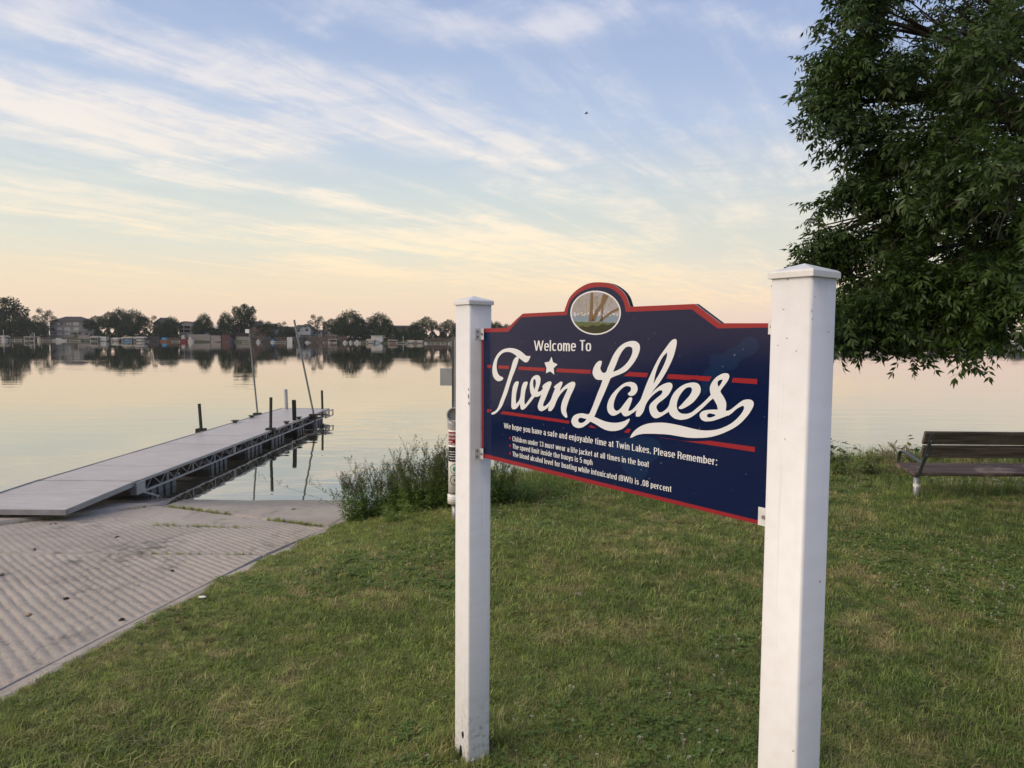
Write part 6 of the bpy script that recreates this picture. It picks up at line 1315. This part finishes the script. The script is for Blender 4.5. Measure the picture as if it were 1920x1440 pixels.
house(1815, 1850, 636, 642, 651, 10, 'wall_grey', 'roof_grey', 'hip', [(1822, 1828, 645, 649)], 'grey roofed house on the right shore seen through the ash twigs', 12)
house(1898, 1925, 642, 645, 649, 6, 'wall_brown', 'canopy_white', 'side', [(1905, 1912, 646, 648)], 'low pale roofed cabin on the right shore', 8)
# bank walls, boathouses, stairs
def block(name, px0, px1, ytop, ybot, d, m, label, cat, dep=3, roof=None, dark=None, kind=None):
    Y = shore_y((px0 - 960) / F * 410) + d; x0, x1 = FX(px0, Y), FX(px1, Y); zt, zb = FZ(px0, ytop, Y), FZ(px0, ybot, Y)
    root = empty(name, ((x0 + x1) / 2, Y, zb), label=label, cat=cat, kind=kind); w = (x1 - x0) / 2
    mb = MB(); mb.box(-w, w, 0, dep, -.6, zt - zb); mb.build('wall', m, root)
    if roof: mb = MB(); mb.box(-w - .3, w + .3, -.4, dep + .3, zt - zb + .002, zt - zb + .25); mb.build('roof', roof, root)
    if dark: mb = MB(); mb.box(-w * .78, w * .78, -.05, .0, -.3, (zt - zb) * .78); mb.build('door', dark, root)
    return root
block('retaining_wall', 352, 394, 627, 639.5, 2.0, 'conc', 'long pale concrete retaining wall left of the second wall step', 'wall')
block('retaining_wall', 395, 414, 629, 639.5, .8, 'conc', 'shorter pale concrete wall stepping out toward the water', 'wall')
block('retaining_wall', 443, 470, 631, 640, 2.0, 'conc', 'low pale wall behind the first long dock pole', 'wall')
block('retaining_wall', 146, 168, 629, 637, 3.0, 'conc', 'pale bank wall right of the three storey house', 'wall')
block('boathouse', 276, 298, 631, 641, 0, 'roof_dark', 'dark open fronted boathouse beside the orange boat', 'boathouse', 5, 'roof_dark', 'black')
block('boathouse', 495, 508, 631, 642, -1, 'canopy_dark', 'dark blue boathouse door set in the rocky bank', 'boathouse', 4, None, 'black')
block('boathouse', 551, 569, 632, 643, -1, 'canopy_dark', 'dark boathouse behind the second long dock pole', 'boathouse', 4, None, 'black')
block('boathouse', 696, 717, 630, 639.5, 1, 'boat_white', 'white boathouse on the bank at the centre of the far shore', 'boathouse', 5, 'canopy_white')
block('shed', 416, 431, 628, 640.5, 0, 'shed_red', 'dark red shed at the water edge', 'shed', 3, 'roof_brown')
block('storage_box', 538, 548, 632, 642, -1, 'boat_white', 'white box on the bank left of the second long dock pole', 'box', 3)
block('storage_box', 187, 199, 631, 637.5, -1, 'canopy_white', 'white box shaped lift cover right of the bank wall', 'box', 3)
block('bank_terrace', 288, 326, 618.5, 629, 14, 'timber', 'brown timber terrace wall under the grey gabled house', 'terrace', 4)
block('bank_terrace', 840, 880, 640, 643, 1, 'conc', 'low grey stone edging left of the left sign post', 'edging', 3)
block('glint_strip', 1880, 1925, 650.5, 652, -1, 'canopy_white', 'added pale strip standing for sky reflected on the water at the right shore', 'dock', 2)  # solid pale strip painting a sky reflection on the water
rr = NB(); r = np.random.default_rng(9)
rrv = MB()
for (a, b, yt, yb) in ((470, 552, 631.5, 641), (568, 650, 630, 642), (795, 850, 633.5, 644), (300, 350, 633, 640.5), (0, 95, 632, 638), (200, 276, 634, 639.5), (1560, 1920, 647, 650)):
    for k in range(int((b - a) * 5)):
        px = r.uniform(a, b); t = r.uniform(); Y0_ = shore_y((px - 960) / F * 410); Y = Y0_ + .3 + 5.5 * (1 - t); x = FX(px, Y); z = FZ(px, yt + (yb - yt) * t, Y) - .05; s = r.uniform(.18, .42)
        rrv.box(x - s, x + s, Y - s, Y + s * .8, z - s * 1.2, z + s * r.uniform(.3, .8))
rrv.build('riprap_stones', 'riprap', kind='stuff', label='reddish riprap stones lining the far bank', cat='riprap')
Y = 408; mb = MB(); a = at_y(596, 630, 409.5); b = at_y(605.5, 642, 404.5)
st_ = empty('bank_stairs', tuple(b), label='pale straight stairway running down the rocky far bank', cat='stairs')
n = 9
for k in range(n):
    q = (b * (1 - k / (n - 1)) + a * (k / (n - 1))) - b; mb = MB(); mb.box(q[0] - .45, q[0] + .45, q[1], q[1] + .6, q[2] - .25, q[2] + .02); mb.build('step', 'conc', st_)
# boats, lifts and docks
def lift(px0, px1, ytop, ybot, d, canopy, hull, label, arched=True, name='boat_lift'):
    Y = shore_y((px0 - 960) / F * 410) - d; x0, x1 = FX(px0, Y), FX(px1, Y); w = (x1 - x0) / 2; zt = FZ(px0, ytop, Y); root = empty(name, ((x0 + x1) / 2, Y, 0), label=label, cat='boat lift', group='covered boat lifts on the far shore')
    if canopy:
        h = min(.9, zt * .4); mb = MB()
        top = [(w * math.cos(t), zt - h + h * math.sin(t) ** .7) for t in np.linspace(0, math.pi, 10)] if arched else [(w, zt - .3), (w, zt), (-w, zt), (-w, zt - .3)]
        mb.prism(top, 0, 5); mb.build('canopy', canopy, root)
    fr = MB()
    for x in (-w * .9, w * .9):
        for y in (.2, 4.8): fr.box(x - .07, x + .07, y - .07, y + .07, -1.2, zt - .5)
    fr.box(-w * .9, w * .9, .1, .2, .25, .4); fr.build('frame', 'metal', root)
    if hull: boat_hull(root, w * .72, .45, .6, 4.2, hull)
    return root
def boat_hull(root, w, z0, y0, L, m, h=.9, cabin=None):
    mb = MB(); secs = [(0, .9, .15), (.5, 1, .0), (.8, .75, .08), (1, .06, .35)]; vs_ = []
    for t, k, lift_ in secs:
        y = y0 + L * t if False else y0 + t * L; vs_ += [(-w * k, y, z0 + h), (-w * k * .75, y, z0 + lift_), (0, y, z0 + lift_ - .12), (w * k * .75, y, z0 + lift_), (w * k, y, z0 + h)]
    fs_ = [(5 * i + j, 5 * i + j + 1, 5 * i + j + 6, 5 * i + j + 5) for i in range(3) for j in range(4)] + [(0, 4, 3, 2, 1), (0, 5, 10, 15, 19, 14, 9, 4)]
    mb.add(vs_, fs_); mb.build('hull', m, root)
def boat(px0, px1, ytop, ybot, d, m, m2, label):
    Y = shore_y((px0 - 960) / F * 410) - d; x0, x1 = FX(px0, Y), FX(px1, Y); L = x1 - x0; zt = FZ(px0, ytop, Y); root = empty('moored_boat', ((x0 + x1) / 2, Y, 0), label=label, cat='boat', group='boats moored along the far shore')
    mb = MB(); h = max(.5, zt * .45); secs = [(-.5, .85, .1), (-.1, 1, 0), (.25, .8, .05), (.5, .05, .3)]; vs_ = []
    for t, k, lf in secs: vs_ += [(L * t, -.95 * k, h + lf * .5), (L * t * .97, -.6 * k, -.1 + lf), (L * t * .97, .6 * k, -.1 + lf), (L * t, .95 * k, h + lf * .5)]
    mb.add(vs_, [(4 * i + j, 4 * i + j + 1, 4 * i + j + 5, 4 * i + j + 4) for i in range(3) for j in range(3)] + [(0, 3, 2, 1), (12, 13, 14, 15), (0, 4, 8, 12, 15, 11, 7, 3)]); mb.build('hull', m, root)
    mb = MB(); mb.prism([(-L * .3, h), (L * .15, h), (L * .05, zt), (-L * .25, zt)], -.7, .7); mb.build('cabin', m2, root)
    return root
for a in [(-3, 8, 629, 638, 3, 'canopy_cream', 'boat_white', 'cream canopy boat lift at the left picture edge'), (44, 64, 631, 639, 3, 'canopy_white', None, 'white framed boat lift under the left edge trees', False), (168, 184, 630, 640, 3, 'canopy_grey', 'canopy_dark', 'grey canopy boat lift right of the pale bank wall'),
          (208, 222, 633, 639, 4, 'canopy_white', 'boat_white', 'small white canopy lift left of the two wide ones'), (227, 247, 631, 640.5, 4, 'canopy_cream', 'boat_blue', 'wide cream canopy lift over a dark boat'), (250, 270, 631, 640.5, 4, 'canopy_white', 'boat_white', 'wide white canopy lift left of the dark boathouse'),
          (615, 632, 635.5, 643, 3, 'canopy_grey', None, 'open frame lift at the foot of the bank stairs', False), (686, 702, 635.5, 643, 3, 'canopy_cream', 'boat_white', 'cream canopy lift below the white boathouse', True), (727, 744, 637, 644, 3, 'canopy_white', 'boat_red', 'white canopy lift right of the white boathouse', False),
          (762, 778, 637.5, 645, 3, 'canopy_cream', 'boat_white', 'bright cream canopy lift, left of the cream pair'), (779, 793, 638, 645, 3, 'canopy_cream', 'boat_white', 'bright cream canopy lift, right of the cream pair'), (845, 858, 640, 646, 3, 'canopy_white', None, 'small white lift frame beside the left sign post', False)]:
    lift(*a)
for a in [(4, 13, 632, 637.5, 4, 'boat_white', 'canopy_white', 'white boat beside the lift at the left picture edge'), (71, 77, 631.5, 637, 3, 'canopy_cream', 'canopy_cream', 'small yellowish boat left of the three storey house'), (100, 126, 633.5, 637.5, 5, 'boat_white', 'canopy_grey', 'long low white boat below the three storey house'),
          (300, 321, 632.5, 641, 3, 'boat_orange', 'boat_blue', 'orange brown boat with a blue cover by the dark boathouse'), (338, 353, 628.5, 641, 3, 'boat_red', 'canopy_grey', 'red hulled boat with a grey top left of the retaining wall'), (353, 364, 632, 640, 3, 'boat_white', 'boat_white', 'white boat tucked behind the red hulled boat'),
          (430, 440, 632, 640.5, 3, 'canopy_dark', 'canopy_dark', 'dark covered boat right of the red shed'), (481, 489, 636.5, 641, 3, 'boat_white', 'boat_white', 'small white boat left of the dark blue boathouse door'), (508, 516, 636, 642, 3, 'boat_white', 'boat_blue', 'white and blue boat right of the dark blue boathouse door'),
          (572, 583, 639, 643, 3, 'boat_white', 'canopy_grey', 'pale jet boat under the pale blue cottage'), (643, 652, 638.5, 643, 3, 'boat_white', 'boat_white', 'small white boat under the largest centre tree'), (655, 661, 638.5, 643, 3, 'boat_white', 'boat_white', 'tiny white boat between its two larger neighbours'), (664, 677, 638, 643.5, 3, 'boat_white', 'canopy_white', 'white boat left of the white boathouse lift'),
          (704, 714, 640, 644, 3, 'boat_white', 'boat_blue', 'white speedboat in front of the white boathouse'), (795, 803, 641, 646, 3, 'boat_white', 'boat_white', 'round white boat right of the cream canopies'), (840, 846, 642, 646, 3, 'boat_white', 'canopy_white', 'tiny white boat left of the small lift frame')]:
    boat(*a)
def far_dock(px0, px1, py, label, d=7):
    Y = shore_y((px0 - 960) / F * 410) - d; x0, x1 = FX(px0, Y), FX(px1, Y); root = empty('small_dock', ((x0 + x1) / 2, Y, 0), label=label, cat='dock', group='small docks along the far shore'); w = (x1 - x0) / 2
    mb = MB(); mb.box(-w, w, 0, 1.4, .42, .56); mb.box(-.7, .7, 1.4, d + 1, .42, .56); mb.build('decking', 'canopy_white', root); mb = MB()
    for x in np.linspace(-w + .1, w - .1, max(2, int(w))):
        mb.box(x - .06, x + .06, -.02, .1, -1.2, .95)
    mb.build('dock_post', 'metal', root)['kind'] = 'stuff'
for a in ((14, 40, 636, 'small white dock at the far left between the lifts'), (79, 98, 637, 'small white dock under the wispy topped tree'), (130, 150, 637, 'small dock in front of the pale bank wall'), (271, 278, 640, 'stubby dock left of the dark boathouse'), (322, 337, 640, 'small dock between the orange and the red boats'), (455, 470, 640, 'small dock beside the first long dock pole'), (517, 535, 641, 'small dock under the blue grey house'), (606, 628, 642, 'low dark dock at the foot of the bank stairs'), (745, 760, 644, 'small dock left of the cream canopies'), (806, 836, 645, 'small dock along the stone edging')): far_dock(*a)
for px, yt in ((7, 618), (65, 624), (756, 630)):
    a = at_y(px, 640, 402); root = empty('white_mast', (float(a[0]), 402, 0), label={7: 'thin white flagpole at the left picture edge of the far shore', 65: 'short white pole right of the white framed lift', 756: 'thin white pole in front of the long dark roofed house'}[px], cat='pole')
    mb = MB(); mb.tube([(0, 0, -1), (0, 0, FZ(px, yt, 402))], .14, 6); mb.build('shaft', 'canopy_white', root)
# ------------------------------------------------------------------ haze
hz = MB(); hz.box(-1600, 1600, -200, 1000, -2.4, 40)
HZ = bpy.data.materials.new('haze'); HZ.use_nodes = True; HZ.node_tree.nodes.clear(); gh = G(HZ.node_tree)
ho = gh.n('ShaderNodeOutputMaterial'); hv = gh.n('ShaderNodeVolumePrincipled', {'Color': (.82, .88, .95, 1), 'Density': .00013}); HZ.node_tree.links.new(hv.outputs[0], ho.inputs['Volume'])
HAZE = True
if HAZE:
    o = link('haze', hz.mesh('haze'), HZ, kind='stuff'); o.display_type = 'WIRE'
